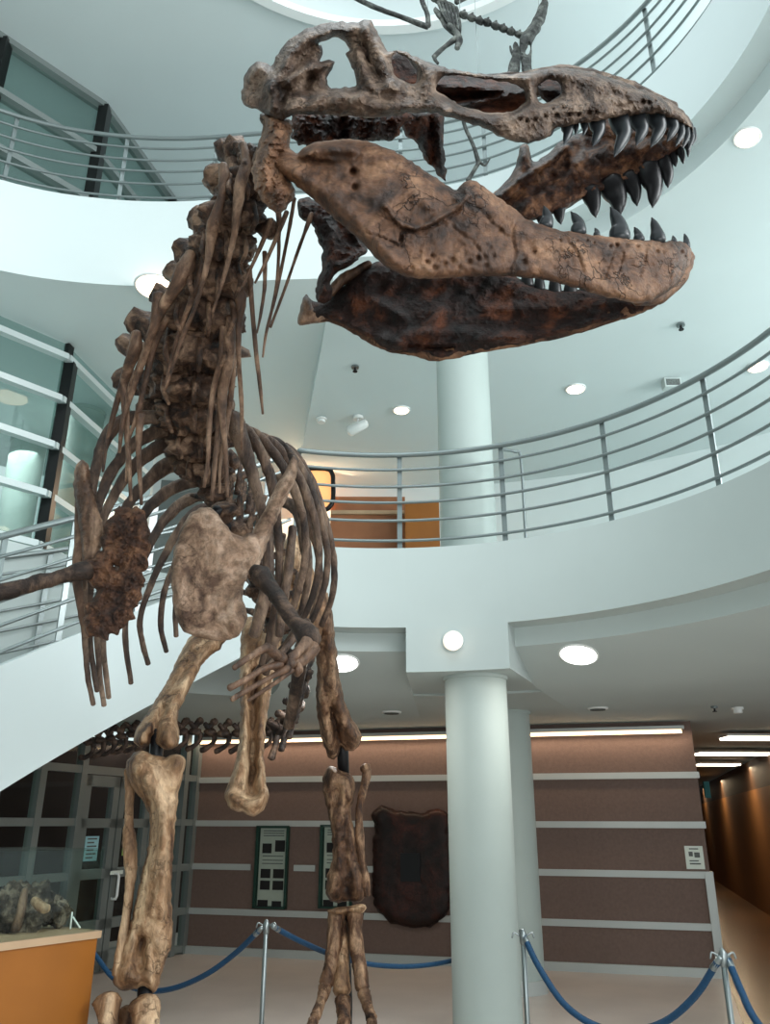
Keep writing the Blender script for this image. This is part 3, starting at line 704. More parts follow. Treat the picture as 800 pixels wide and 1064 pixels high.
# ---- orange wood display plinth with a fossil under glass
k0, k1 = atz(102, 967, 1.08), atz(5, 979, 1.08); kd = (k1-k0)[:2]; kd /= np.linalg.norm(kd); kn = np.array([-kd[1], kd[0]]);
if kn[1] < 0: kn = -kn
KA, KB = k0[:2], k0[:2]+kd*.95
root = thing('display_plinth', (*(KA+kd*.4+kn*.2), 0), 'orange wood display plinth in the lower left corner', 'plinth')
mb_ = MB(); mb_.wallbox(KA, KB, 0.06, 1.05, 0, .55); mb_.build('cabinet', 'wood_orange', root)
mb_ = MB(); mb_.wallbox(KA-kd*.012, KB, 1.05, 1.08, -.012, .562); mb_.build('top', 'wood_top', root)
mb_ = MB(); mb_.wallbox(KA+kd*.03, KB, 0, .06, .03, .5); mb_.build('toe_kick', 'black_metal', root)
root = thing('glass_case', (*(KA+kd*.4+kn*.2), 1.08), 'clear glass case standing on the orange plinth over the fossil', 'glass case')
ht = at(100, 883, k0[1])[2]
for nm, a, b, t0, t1 in (('pane', KA, KB, .01, .016), ('pane', KA, KB, .54, .546)):
    q = MB(); q.wallbox(a+kd*.01, b, 1.08, ht, t0, t1); q.build(nm, 'pane_glass', root)
q = MB(); q.wallbox(KA+kd*.01, KA+kd*.016, 1.08, ht, .01, .546); q.build('pane', 'pane_glass', root)
q = MB(); q.wallbox(KA+kd*.01, KB, ht, ht+.006, .01, .546); q.build('lid_pane', 'pane_glass', root)
fy = k0[1]
root = thing('fossil_skull', (*(KA+kd*.35+kn*.25), 1.08), 'lumpy brown fossil skull lying in the glass case on the plinth', 'fossil')
q = MB()
for px, py, dy, rx, ry in ((18, 935, -.05, 17, 20), (40, 940, .02, 20, 22), (58, 948, .06, 15, 17), (28, 952, -.05, 22, 17), (8, 945, -.12, 16, 26), (62, 955, .08, 8, 9)):
    q.blob(px, py, fy+dy+.03, rx, ry*.92, None, .4, 18, 16)
q.build('skull_mass', 'fossil_stone', root)
q = MB(); q.bone([(35, 935, fy-.12, 4), (44, 943, fy-.13, 5), (50, 944, fy-.12, 4)]); q.build('cheek_bone', 'bone_leg', root)
q = MB(); q.bone([(26, 925, fy-.12, 4), (22, 945, fy-.14, 5), (16, 966, fy-.14, 5)]); q.build('jaw_bone', 'bone_rod', root)
root = thing('label_stand', at(76, 965, fy+.05), 'tiny white folding stand beside the fossil in the glass case', 'stand')
q = MB(); q.tube3([at(73, 965, fy+.03), at(75, 948, fy+.03)], [.004]*2, 6); q.build('upright', 'white_plastic', root)
q = MB(); q.tube3([at(76, 953, fy+.03), at(83, 964, fy+.03)], [.004]*2, 6); q.build('strut', 'white_plastic', root)

# ================================================================== THE SKELETON
TR = thing('dinosaur_skeleton', (-.45, 5.0, 0), 'huge brown tyrannosaur skeleton with open toothed jaws, towering over the rotunda floor', 'dinosaur skeleton')
I = lambda xs, ys: (lambda x, y: float(np.interp(x, xs, ys)))
yn_u = I([250, 300, 400, 480, 560, 640, 690, 710, 724], [2.16, 2.09, 2.08, 2.13, 2.17, 2.24, 2.31, 2.36, 2.43])
yn_j = I([278, 400, 500, 600, 660, 700, 722], [2.12, 2.08, 2.11, 2.19, 2.27, 2.35, 2.44])
yf_j = I([309, 400, 450, 570, 660, 700, 722], [2.80, 2.68, 2.62, 2.55, 2.50, 2.47, 2.45])
yf_u = I([500, 560, 600, 640, 700, 722], [2.66, 2.63, 2.62, 2.60, 2.50, 2.44])

def rod(name, pts, mat='bone_rod', n=10, ell=.8, nz=.12, parent=None):
    m = MB(); m.bone(pts, n, ell, nz, 20, 6); return m.build(name, mat, parent or TR)
# ---- upper skull
hole_t = [(330, 45), (334, 52), (334, 58), (331, 64), (342, 62), (349, 64), (343, 74), (340, 80), (339, 86), (344, 92), (352, 92), (362, 90), (370, 90), (370, 82), (366, 70), (360, 59), (359, 55), (363, 53), (362, 47), (356, 42), (349, 38), (342, 40)]
hole_o = [(407, 58), (412, 54), (422, 60), (432, 72), (434, 80), (430, 88), (420, 85), (410, 79), (407, 68)]
hole_a = [(452, 95), (455, 84), (466, 77), (490, 80), (515, 84), (535, 87), (545, 93), (547, 104), (541, 112), (525, 117), (505, 117), (490, 113), (480, 111), (470, 104), (462, 99)]
hole_m = [(557, 97), (560, 88), (569, 83), (579, 84), (584, 90), (583, 98), (575, 104), (565, 108), (559, 105)]
out_u = [(250, 98), (253, 84), (258, 70), (268, 63), (277, 65), (282, 70), (288, 58), (298, 43), (313, 32), (330, 26), (345, 22), (370, 23), (378, 20), (385, 21), (389, 27), (395, 40), (402, 53), (407, 54), (413, 52), (421, 54), (437, 61), (452, 67), (475, 73), (505, 78), (530, 77), (552, 75), (565, 71), (580, 70), (600, 71), (625, 77), (650, 86), (672, 94), (695, 104), (710, 115), (719, 127), (723, 140),
         (719, 139), (716, 132), (706, 127), (692, 121), (680, 118), (665, 119), (640, 122), (622, 126), (605, 128), (590, 131), (574, 134), (572, 141), (562, 146), (548, 149), (535, 148), (522, 143), (510, 137), (498, 131), (485, 128), (476, 124), (466, 122), (455, 118), (440, 117), (425, 117), (410, 121), (398, 120), (385, 124), (370, 121), (350, 120), (330, 119), (318, 120), (308, 118), (300, 122), (290, 128), (280, 121), (266, 114), (254, 110)]
rid_u = [([(258, 75), (270, 70), (278, 80), (284, 110)], 7, .03), ([(284, 92), (300, 60), (320, 40), (350, 30), (375, 30)], 8, .035), ([(378, 26), (390, 45), (400, 70), (410, 88)], 9, .03),
         ([(300, 84), (322, 70), (345, 64)], 6, .035), ([(300, 113), (330, 107), (370, 106), (400, 110), (430, 110), (465, 118)], 7, .03), ([(300, 103), (335, 99), (370, 101), (392, 97), (388, 93)], 5, .022), ([(372, 58), (378, 75), (386, 88), (410, 92)], 6, .02),
         ([(436, 66), (446, 80), (444, 100), (470, 116)], 8, .025), ([(452, 70), (500, 80), (550, 80)], 5, .02), ([(548, 80), (551, 100), (540, 118)], 6, .015), ([(485, 122), (510, 125), (545, 122), (590, 112), (640, 104), (690, 108)], 10, .018),
         ([(590, 78), (640, 90), (690, 110)], 8, .012), ([(264, 90), (262, 105)], 8, -.015), ([(310, 62), (322, 50)], 6, -.025), ([(318, 92), (324, 82)], 5, -.03), ([(300, 95), (292, 105)], 5, -.02), ([(632, 88), (640, 98), (652, 102)], 2.5, -.012), ([(655, 108), (640, 112)], 2.5, -.01), ([(402, 60), (406, 80)], 3, -.02), ([(378, 48), (384, 66), (394, 78)], 2.2, -.02)]
pit_u = [(540, 124, 1.8, .02), (547, 126, 1.8, .02), (556, 124, 2, .02), (566, 121, 2, .02), (578, 120, 2.2, .02), (591, 119, 1.8, .02), (601, 119, 1.8, .02), (612, 117, 2.2, .025), (619, 116, 1.8, .02), (668, 106, 2.4, .03), (674, 107, 2.4, .03), (681, 105, 2.4, .03), (690, 104, 2.4, .03), (697, 107, 2.2, .02), (704, 112, 2, .02), (711, 120, 2, .02), (585, 112, 1.6, .012), (650, 96, 2, .012), (664, 94, 2, .012), (574, 113, 1.5, .015), (678, 97, 1.6, .015), (690, 110, 2, .02), (700, 116, 2, .02), (709, 126, 1.8, .02)]
mb = MB()
mb.plate(out_u, yn_u, .05, 11, (hole_t, hole_o, hole_a, hole_m), rid_u, 2.0, .006, 22, .7, 1.1, pit_u)
# roof over the nose and round to the far side
mb.bone([(700, 112, 2.36, 6), (640, 94, 2.42, 14), (580, 84, 2.42, 14), (500, 92, 2.42, 12), (440, 86, 2.40, 16), (405, 75, 2.38, 14)], 14, 1.2)
SKULL = mb.build('skull', 'bone_skull', TR)
# rough rear knob of the skull and the quadrate over the jaw joint
mb = MB()
mb.plate([(272, 118), (284, 121), (300, 122), (305, 130), (300, 150), (304, 166), (298, 184), (307, 196), (306, 206), (297, 214), (294, 222), (284, 220), (273, 209), (264, 196), (261, 180), (265, 164), (270, 146), (277, 134)], 2.14, .07, 12, (), [([(290, 128), (284, 150), (275, 175)], 6, .03), ([(275, 185), (290, 205)], 9, .03), ([(292, 160), (300, 190)], 3, -.03)], 2.2, .016, 26, .8, 1.6, [(288, 172, 2, .02), (283, 196, 4, .02)])
mb.build('quadrate', 'bone_jaw', SKULL)
mb = MB(); mb.plate([(269, 119), (275, 117), (282, 120), (288, 130), (280, 134), (274, 128)], 2.2, .03, 5, (), (), 2.5); mb.bone([(274, 122, 2.2, 5), (279, 132, 2.2, 6), (274, 150, 2.2, 6), (268, 170, 2.22, 7)]); mb.build('paroccipital_process', 'bone_neck', SKULL)
# inner bones seen through the openings
mb = MB()
mb.plate([(446, 80), (470, 74), (540, 84), (556, 95), (556, 116), (530, 124), (490, 120), (462, 110), (446, 100)], 2.30, .03, 8, (), [([(450, 88), (500, 92), (545, 96)], 5, .05), ([(470, 112), (500, 105), (545, 96)], 3, .06), ([(455, 100), (520, 100)], 4, -.03)], 3.5)
mb.plate([(556, 86), (568, 80), (588, 84), (590, 102), (574, 110), (563, 104)], 2.30, .02, 6, (), [([(560, 92), (584, 96)], 4, .02)], 3)
mb.plate([(400, 58), (416, 50), (440, 70), (440, 92), (420, 94), (402, 82)], 2.27, .03, 7, (), (), 3.5)
mb.plate([(310, 60), (332, 44), (336, 54), (333, 64), (320, 72)], 2.2, .02, 5, (), [([(324, 62), (328, 48)], 2, .03)], 3)
mb.plate([(300, 116), (330, 114), (420, 114), (432, 122), (418, 129), (414, 140), (407, 150), (396, 146), (370, 148), (340, 150), (306, 152)], 2.33, .05, 9, (), [([(345, 120), (335, 146)], 4, .04), ([(392, 120), (394, 146)], 7, .05), ([(372, 118), (366, 146)], 3, .05), ([(356, 125), (356, 140)], 4, -.05)], 2.4, .022, 26, .7, 3.)
mb.plate([(410, 118), (440, 115), (455, 116), (462, 124), (460, 140), (463, 170), (465, 190), (455, 184), (450, 172), (441, 165), (436, 155), (430, 146), (420, 138)], 2.50, .04, 8, (), [([(441, 120), (440, 160)], 4, .03), ([(455, 122), (460, 186)], 2.5, .03), ([(448, 125), (450, 170)], 3, -.03)], 2.4, .012, 24, .7, 1.8)
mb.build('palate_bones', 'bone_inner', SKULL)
# inner face of the far upper jaw
out_f = [(541, 149), (549, 150), (551, 160), (553, 167), (558, 168), (561, 164), (570, 160), (580, 148), (592, 141), (612, 136), (640, 134), (690, 128), (712, 138), (712, 150), (704, 158), (694, 164), (682, 172), (668, 180), (650, 190), (635, 197), (620, 201), (604, 207), (590, 217), (575, 221), (560, 228), (545, 232), (530, 222), (516, 210), (508, 204), (517, 197), (530, 184), (536, 172)]
mb = MB(); mb.plate(out_f, yf_u, .05, 10, (), [([(520, 203), (545, 184), (570, 168), (588, 154)], 3, .04), ([(540, 215), (575, 190), (610, 165)], 8, .03), ([(555, 200), (590, 175)], 5, -.02), ([(620, 160), (680, 150)], 8, .02), ([(545, 160), (538, 185)], 4, .02), ([(600, 195), (660, 172)], 6, -.02)], 2.6, .009, 24)
mb.plate([(600, 126), (606, 96), (640, 98), (672, 105), (698, 118), (708, 136), (690, 144), (640, 148), (612, 144)], lambda x, y: yf_u(x, y)-.02, .04, 9, (), (), 3.5)
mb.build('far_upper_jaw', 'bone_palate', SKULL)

def tooth(base, mid, tip, w, y, mat, parent, back=.0):
    m = MB(); pts = [(*base, y, w*1.15), ((base[0]+mid[0])/2, (base[1]+mid[1])/2, y, w*1.1), (*mid, y, w*.84), ((mid[0]*.45+tip[0]*.55), (mid[1]*.4+tip[1]*.6), y, w*.52), (*tip, y, .6)]
    m.bone(pts, 12, .75, .0, 1, 4); return m.build('tooth', mat, parent)
near_up = [((529, 136), (529.5, 139), (530, 142), 3.4), ((543, 136), (543, 140), (543, 144), 4), ((557, 135), (557, 139), (557, 143), 4), ((570, 133), (570.5, 138), (569, 142), 5), ((589, 128), (590, 138), (586, 150), 6), ((598, 128), (598.5, 134), (598, 140), 3), ((607, 128), (608, 134), (606, 141), 3.4),
           ((620, 124), (622, 137), (616, 152), 7.5), ((642, 120), (648, 140), (638, 163), 9), ((660, 117), (667, 135), (661, 151), 8), ((679, 116), (685, 134), (676, 153), 8.4), ((694, 119), (700, 133), (693, 147), 6.2), ((704, 124), (708, 139), (702, 152), 4.6), ((711, 128), (714, 142), (709, 154), 3.6), ((716, 130), (719, 144), (715, 156), 3.2), ((720, 134), (722, 144), (719, 151), 2.4)]
for b, m_, t, w in near_up: tooth(b, m_, t, w, yn_u(b[0], 0)+.015, 'tooth_enamel', SKULL)
far_up = [((580, 210), (581, 222), (583, 233), 7), ((613, 198), (617, 212), (619, 226), 8.5), ((634, 190), (642, 207), (645, 223), 11.5), ((653, 183), (660, 199), (662, 214), 8), ((673, 174), (680, 195), (678, 216), 10.5), ((688, 166), (694, 181), (694, 195), 7), ((698, 160), (701, 167), (702, 173), 4), ((706, 155), (709, 163), (710, 170), 3.6), ((713, 148), (715, 155), (715, 163), 3), ((560, 218), (561, 226), (562, 234), 5)]
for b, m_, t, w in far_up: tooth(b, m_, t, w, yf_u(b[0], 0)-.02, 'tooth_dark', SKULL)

# ---- lower jaw, near side
out_j = [(283, 160), (290, 152), (300, 153), (308, 161), (314, 155), (322, 149), (340, 146), (360, 144), (378, 146), (392, 150), (408, 156), (424, 165), (442, 178), (462, 191), (474, 198), (481, 190), (490, 186), (500, 192), (515, 203), (530, 214), (538, 219), (546, 228), (562, 233), (580, 239), (600, 242), (622, 245), (645, 247), (665, 249), (690, 251), (706, 250), (715, 253), (720, 262), (718, 272), (710, 287), (700, 298), (686, 308), (672, 315), (660, 315), (640, 311), (620, 306), (602, 300), (580, 294), (560, 290), (530, 287), (500, 287), (470, 289), (445, 290), (426, 289), (410, 283), (396, 274), (384, 261), (374, 249), (360, 238), (346, 226), (333, 213), (318, 201), (304, 190), (290, 182), (278, 172), (277, 164)]
rid_j = [([(312, 160), (340, 154), (365, 156)], 6, .03), ([(310, 166), (345, 169)], 2.08, -0.0240), ([(300, 176), (340, 200), (375, 232), (410, 270)], 9, .02), ([(400, 214), (407, 224), (418, 234), (432, 237), (446, 232), (462, 223), (478, 212), (486, 203), (485, 197)], 3.0, .02), ([(400, 217), (407, 228), (418, 238), (432, 241), (447, 236), (464, 227), (480, 216)], 1.07, -0.0180), ([(415, 250), (419, 240)], 1.19, -0.0180), ([(380, 241), (395, 246), (410, 252), (416, 256), (418, 246)], 0.95, -0.0150), ([(460, 188), (478, 208), (486, 200)], 4, .012),
         ([(540, 228), (560, 250), (600, 258), (660, 262), (710, 268)], 9, .012), ([(540, 222), (532, 240), (536, 262), (530, 280)], 1.19, -0.0120), ([(584, 242), (600, 262), (606, 282)], 0.95, -0.0132), ([(640, 254), (636, 268), (628, 288)], 0.83, -0.0120), ([(648, 262), (644, 282)], 0.77, -0.0090), ([(672, 258), (670, 274), (665, 288)], 0.83, -0.0132), ([(496, 215), (512, 232), (530, 246)], 1.19, -0.0090), ([(470, 236), (490, 250), (505, 268)], 1.19, -0.0084), ([(430, 200), (445, 214)], 8, .012), ([(350, 190), (395, 205)], 14, .012), ([(602, 208), (610, 240)], 2, .0)]
pit_j = [(444, 272, 2.2, .02), (449, 266, 2, .02), (452, 278, 2.4, .02), (462, 274, 2, .018), (470, 270, 2.4, .02), (478, 278, 2, .016), (488, 272, 2.2, .018), (497, 268, 2, .018), (505, 276, 2.2, .016), (513, 266, 1.8, .014), (428, 278, 2, .014), (437, 262, 1.8, .012), (520, 240, 2, .014), (508, 226, 1.6, .012), (367, 179, 3.4, .05), (369, 195, 3.2, .03), (338, 190, 2, .015), (634, 256, 2.2, .03), (641, 255, 2.2, .03), (651, 255, 2, .025), (662, 256, 2.6, .03), (671, 254, 2.4, .03), (681, 254, 1.8, .03), (687, 255, 1.8, .03), (683, 261, 1.8, .03), (689, 262, 1.8, .02), (696, 255, 1.8, .03), (708, 262, 2, .03), (712, 266, 2.2, .03), (617, 253, 2, .02), (610, 250, 1.8, .02), (600, 250, 1.8, .02), (582, 250, 1.8, .02), (555, 262, 2, .015), (545, 272, 2.5, .02)]
mb = MB(); mb.plate(out_j, yn_j, .055, 14, (), rid_j, 2.0, .0045, 20, .6, .9, pit_j)
mb.bone([(662, 312, 2.34, 6), (684, 306, 2.42, 10), (704, 286, 2.45, 11), (713, 266, 2.44, 9)], 14, 1., .1)   # chin
JAW = mb.build('lower_jaw', 'bone_jaw', TR)
# far side
out_fj = [(318, 304), (323, 312), (330, 314), (340, 312), (350, 302), (362, 294), (378, 280), (392, 270), (410, 278), (440, 280), (490, 276), (530, 284), (545, 292), (553, 297), (571, 301), (588, 302), (604, 300), (640, 304), (672, 304), (706, 286), (704, 297), (690, 312), (673, 323), (655, 330), (620, 339), (580, 351), (540, 360), (500, 366), (475, 372), (455, 375), (440, 371), (425, 369), (405, 366), (394, 362), (380, 352), (360, 342), (344, 334), (326, 336), (309, 339), (311, 325)]
mb = MB(); mb.plate(out_fj, yf_j, .055, 13, (), [([(345, 328), (385, 350), (430, 362)], 5, .03), ([(400, 350), (470, 345), (540, 352)], 7, .03), ([(400, 300), (520, 305)], 14, -.03), ([(440, 358), (500, 354), (560, 348), (640, 330)], 4, .02), ([(390, 312), (420, 330)], 5, .02), ([(460, 322), (445, 345)], 6, .02), ([(425, 360), (470, 362)], 2, -.03), ([(505, 320), (590, 318)], 5, .015)], 2.6, .006, 16)
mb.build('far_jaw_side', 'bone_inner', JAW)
rod('lit_jaw_rim', [(x, y, yf_j(x, 0)-.03, w) for x, y, w in ((326, 330, 5), (345, 330, 4.5), (370, 343, 5), (395, 356, 6), (430, 364, 6.5), (456, 369, 6), (500, 360, 6), (545, 353, 6), (590, 343, 6.5), (625, 332, 7), (655, 321, 8), (682, 309, 8), (702, 291, 7))], 'bone_jaw', 12, .9, .3, JAW)  # jaw-coloured outer edge, paler than the inside to mimic light bounced off the floor
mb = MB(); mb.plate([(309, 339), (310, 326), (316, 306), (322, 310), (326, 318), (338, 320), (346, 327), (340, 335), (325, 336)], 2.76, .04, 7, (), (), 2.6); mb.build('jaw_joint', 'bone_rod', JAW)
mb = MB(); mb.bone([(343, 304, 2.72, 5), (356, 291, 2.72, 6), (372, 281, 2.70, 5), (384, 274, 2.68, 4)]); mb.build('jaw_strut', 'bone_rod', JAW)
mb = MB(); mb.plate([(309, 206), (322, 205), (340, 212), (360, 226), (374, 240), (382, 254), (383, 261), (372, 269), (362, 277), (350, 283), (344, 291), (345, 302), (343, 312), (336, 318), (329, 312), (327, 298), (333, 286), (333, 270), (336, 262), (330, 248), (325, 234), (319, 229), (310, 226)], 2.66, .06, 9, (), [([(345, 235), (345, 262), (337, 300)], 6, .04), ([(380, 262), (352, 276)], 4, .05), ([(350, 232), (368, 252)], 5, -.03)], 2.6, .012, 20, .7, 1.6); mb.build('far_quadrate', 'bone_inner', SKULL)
near_lo = [((567, 235), (569, 226), (565, 214), 6.5), ((601, 242), (601, 232), (593, 220), 7.2), ((620, 245), (620, 241), (618, 237), 3.2), ((644, 248), (643, 234), (634, 215), 9.5), ((664, 250), (663, 244), (659, 236), 5), ((684, 251), (682, 240), (677, 226), 7), ((700, 252), (700, 249), (699, 245), 3.2), ((713, 257), (713, 250), (711, 243), 3.6)]
for b, m_, t, w in near_lo: tooth(b, m_, t, w, yn_j(b[0], 0)+.01, 'tooth_enamel', JAW)
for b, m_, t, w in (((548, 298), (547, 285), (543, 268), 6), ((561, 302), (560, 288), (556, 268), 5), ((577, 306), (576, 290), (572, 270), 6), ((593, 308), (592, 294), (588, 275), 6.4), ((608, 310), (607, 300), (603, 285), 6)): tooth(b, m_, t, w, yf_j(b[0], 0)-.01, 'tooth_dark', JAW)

# ---- neck
def vert(name, c, y, hw, left, right, mat='bone_neck', spine=None, flat=.62, lw=9, rw=8):
    m = MB(); px, py = c
    m.blob(px, py, y, hw, hw*flat, hw*.8, .34, 16, 16)
    m.blob(px-hw*.35, py-hw*.15, y+.05, hw*.6, hw*.55, None, .4, 18, 12)
    m.blob(px+hw*.4, py+hw*.1, y+.04, hw*.55, hw*.5, None, .4, 18, 12)
    for k, (tx, ty) in enumerate(left): m.bone([(px-hw*.3, py, y+.06, lw*.9), ((px+tx)/2, (py+ty)/2-2, y+.10, lw*.75), (tx, ty, y+.13, lw)], 12, 1., .35, 16, 5)
    for tx, ty in right: m.bone([(px+hw*.3, py, y+.05, rw*.9), ((px+tx)/2, (py+ty)/2, y+.05, rw*.7), (tx, ty, y+.05, rw)], 12, 1., .35, 16, 5)
    if spine: m.bone([(px, py, y+.1, hw*.4), (spine[0], spine[1], y+.3, hw*.25)], 10, .6, .3)
    # ridges and fins on the underside
    for s in (-.55, .1, .6): m.bone([(px+hw*s, py-hw*.45, y-.07*hw/30, 2.6), (px+hw*s*1.15, py+hw*.1, y-.10*hw/30, 3), (px+hw*s*.9, py+hw*.5, y-.06*hw/30, 2)], 8, 1., .25, 24, 4)
    return m.build(name, mat, TR)
NECK = [((268, 168), 2.46, 17, [(241, 154)], []), ((254, 194), 2.50, 21, [(236, 156), (222, 181)], []), ((244, 224), 2.55, 25, [(222, 186)], [(283, 240)]), ((232, 256), 2.62, 27, [(204, 226)], [(258, 262)]), ((222, 290), 2.72, 31, [(190, 258)], [(256, 300)]), ((212, 326), 2.86, 35, [(180, 282), (165, 310)], [(247, 322)]), ((202, 362), 3.0, 37, [(140, 334)], [(243, 352)]), ((197, 398), 3.14, 34, [(130, 358), (150, 398)], [(240, 384)]), ((198, 430), 3.28, 30, [(127, 392), (150, 426)], [(238, 420)]), ((205, 460), 3.42, 25, [(165, 446)], [(236, 452)]), ((213, 487), 3.54, 21, [(182, 470)], [(243, 480)])]
for c, y, hw, l, r in NECK: vert('cervical_vertebra', c, y, hw*1.28, l, r, lw=13.5, rw=11)
CR_ = [[(232, 172, 2.42, 7), (233, 186, 2.42, 8), (230, 205, 2.42, 6), (222, 232, 2.46, 9), (219, 250, 2.5, 7), (214, 280, 2.52, 4), (203, 318, 2.6, 2.8), (190, 350, 2.68, 2.4), (172, 404, 2.8, 1.6)],
       [(252, 150, 2.40, 6), (256, 168, 2.40, 7), (250, 192, 2.40, 9), (246, 220, 2.42, 6), (242, 250, 2.48, 4), (232, 290, 2.55, 2.4), (221, 324, 2.62, 1.6)],
       [(199, 264, 2.58, 8), (192, 280, 2.58, 12), (180, 302, 2.62, 9), (168, 322, 2.68, 7), (155, 352, 2.76, 4), (142, 386, 2.86, 3.4), (133, 412, 2.92, 2.8), (133, 458, 3.0, 2), (131, 500, 3.05, 1.6)],
       [(165, 306, 2.66, 8), (162, 330, 2.70, 7), (153, 362, 2.78, 5), (140, 400, 2.88, 3.6), (128, 436, 2.95, 3), (124, 470, 3.0, 2.2)],
       [(142, 346, 2.80, 7), (140, 362, 2.82, 9), (130, 392, 2.9, 6), (121, 420, 2.96, 4), (112, 455, 3.02, 2.6), (107, 490, 3.06, 1.6)],
       [(172, 330, 2.74, 6), (160, 360, 2.82, 5), (150, 400, 2.9, 4), (143, 430, 2.96, 3), (133, 458, 3.0, 2)],
       [(129, 400, 2.92, 6), (131, 440, 2.98, 4.4), (134, 480, 3.02, 3), (136, 520, 3.08, 2)], [(146, 430, 2.96, 6), (144, 460, 3.0, 4.2), (145, 490, 3.04, 2.8), (147, 524, 3.08, 2)],
       [(212, 268, 2.58, 5), (203, 300, 2.64, 4), (188, 340, 2.74, 2.6), (180, 366, 2.8, 2), (170, 406, 2.88, 1.4)],
       # right-hand bundle
       [(306, 206, 2.55, 2.4), (300, 240, 2.6, 2.2), (288, 300, 2.66, 2), (277, 344, 2.7, 1.8), (273, 371, 2.72, 1.2)], [(324, 222, 2.6, 3), (312, 254, 2.62, 2), (296, 300, 2.66, 1.8), (281, 340, 2.7, 1.6)], [(298, 220, 2.5, 3), (288, 245, 2.52, 2.6), (277, 270, 2.54, 2.2), (265, 294, 2.56, 1.4)], [(282, 228, 2.5, 3), (270, 258, 2.54, 2.4), (252, 297, 2.58, 1.4)], [(289, 214, 2.56, 5), (290, 240, 2.58, 2.4), (288, 290, 2.64, 2), (280, 334, 2.7, 1.6)],
       [(259, 280, 2.66, 4), (262, 320, 2.72, 3.2), (266, 365, 2.8, 2.8), (270, 400, 2.86, 2.4), (273, 430, 2.9, 1.4)], [(275, 262, 2.62, 3.4), (275, 296, 2.66, 2.4), (271, 326, 2.7, 1.8), (267, 346, 2.72, 1.2)],
       [(243, 294, 2.68, 6), (250, 310, 2.7, 8), (248, 336, 2.76, 5), (248, 375, 2.84, 3.4), (251, 420, 2.94, 2.6), (251, 467, 3.04, 1.6)],
       [(240, 330, 2.78, 7), (238, 360, 2.84, 9), (236, 385, 2.9, 7), (231, 410, 2.96, 7), (232, 440, 3.0, 4.6), (235, 480, 3.06, 3.2), (236, 516, 3.1, 2.4)],
       [(232, 340, 2.8, 5), (230, 370, 2.86, 5), (221, 410, 2.96, 4), (217, 450, 3.02, 3), (216, 480, 3.06, 2.6), (212, 506, 3.1, 2)],
       [(228, 420, 3.0, 4), (226, 450, 3.06, 3.4), (223, 485, 3.1, 3), (220, 520, 3.14, 2)], [(243, 370, 2.9, 4), (241, 400, 2.96, 4), (236, 440, 3.04, 3), (229, 480, 3.1, 2), (228, 512, 3.14, 1.6)]]
for p in CR_: rod('cervical_rib', [(x, y_, d, w*(.78 if w > 3 else .9)) for x, y_, d, w in p])

# ---- back vertebrae inside the rib cage
BACK = [((222, 512), 3.66, 17), ((233, 532), 3.80, 17), ((244, 552), 3.96, 17), ((254, 572), 4.12, 17), ((264, 592), 4.30, 17), ((273, 612), 4.48, 17), ((281, 632), 4.66, 16), ((288, 652), 4.84, 16)]
for k, (c, y, hw) in enumerate(BACK):
    m = MB(); px, py = c; m.blob(px, py, y, hw, hw*.62, hw*.8, .3, 16, 12)
    for s in (-1, 1): m.bone([(px+s*6, py-4, y+.02, 6), (px+s*20, py-14, y+.06, 4), (px+s*34, py-18, y+.1, 3.4)], 9, .8, .3)
    for dx, dy, l in ((4, -8, 42), (14, -4, 36), (24, -6, 30)): m.bone([(px+dx, py+dy+6, y-.02, 4), (px+dx+3, py+dy-l*.5, y, 3), (px+dx+6, py+dy-l, y+.05, 3.6)], 9, .7, .4, 20)
    m.build('dorsal_vertebra', 'bone_neck', TR)

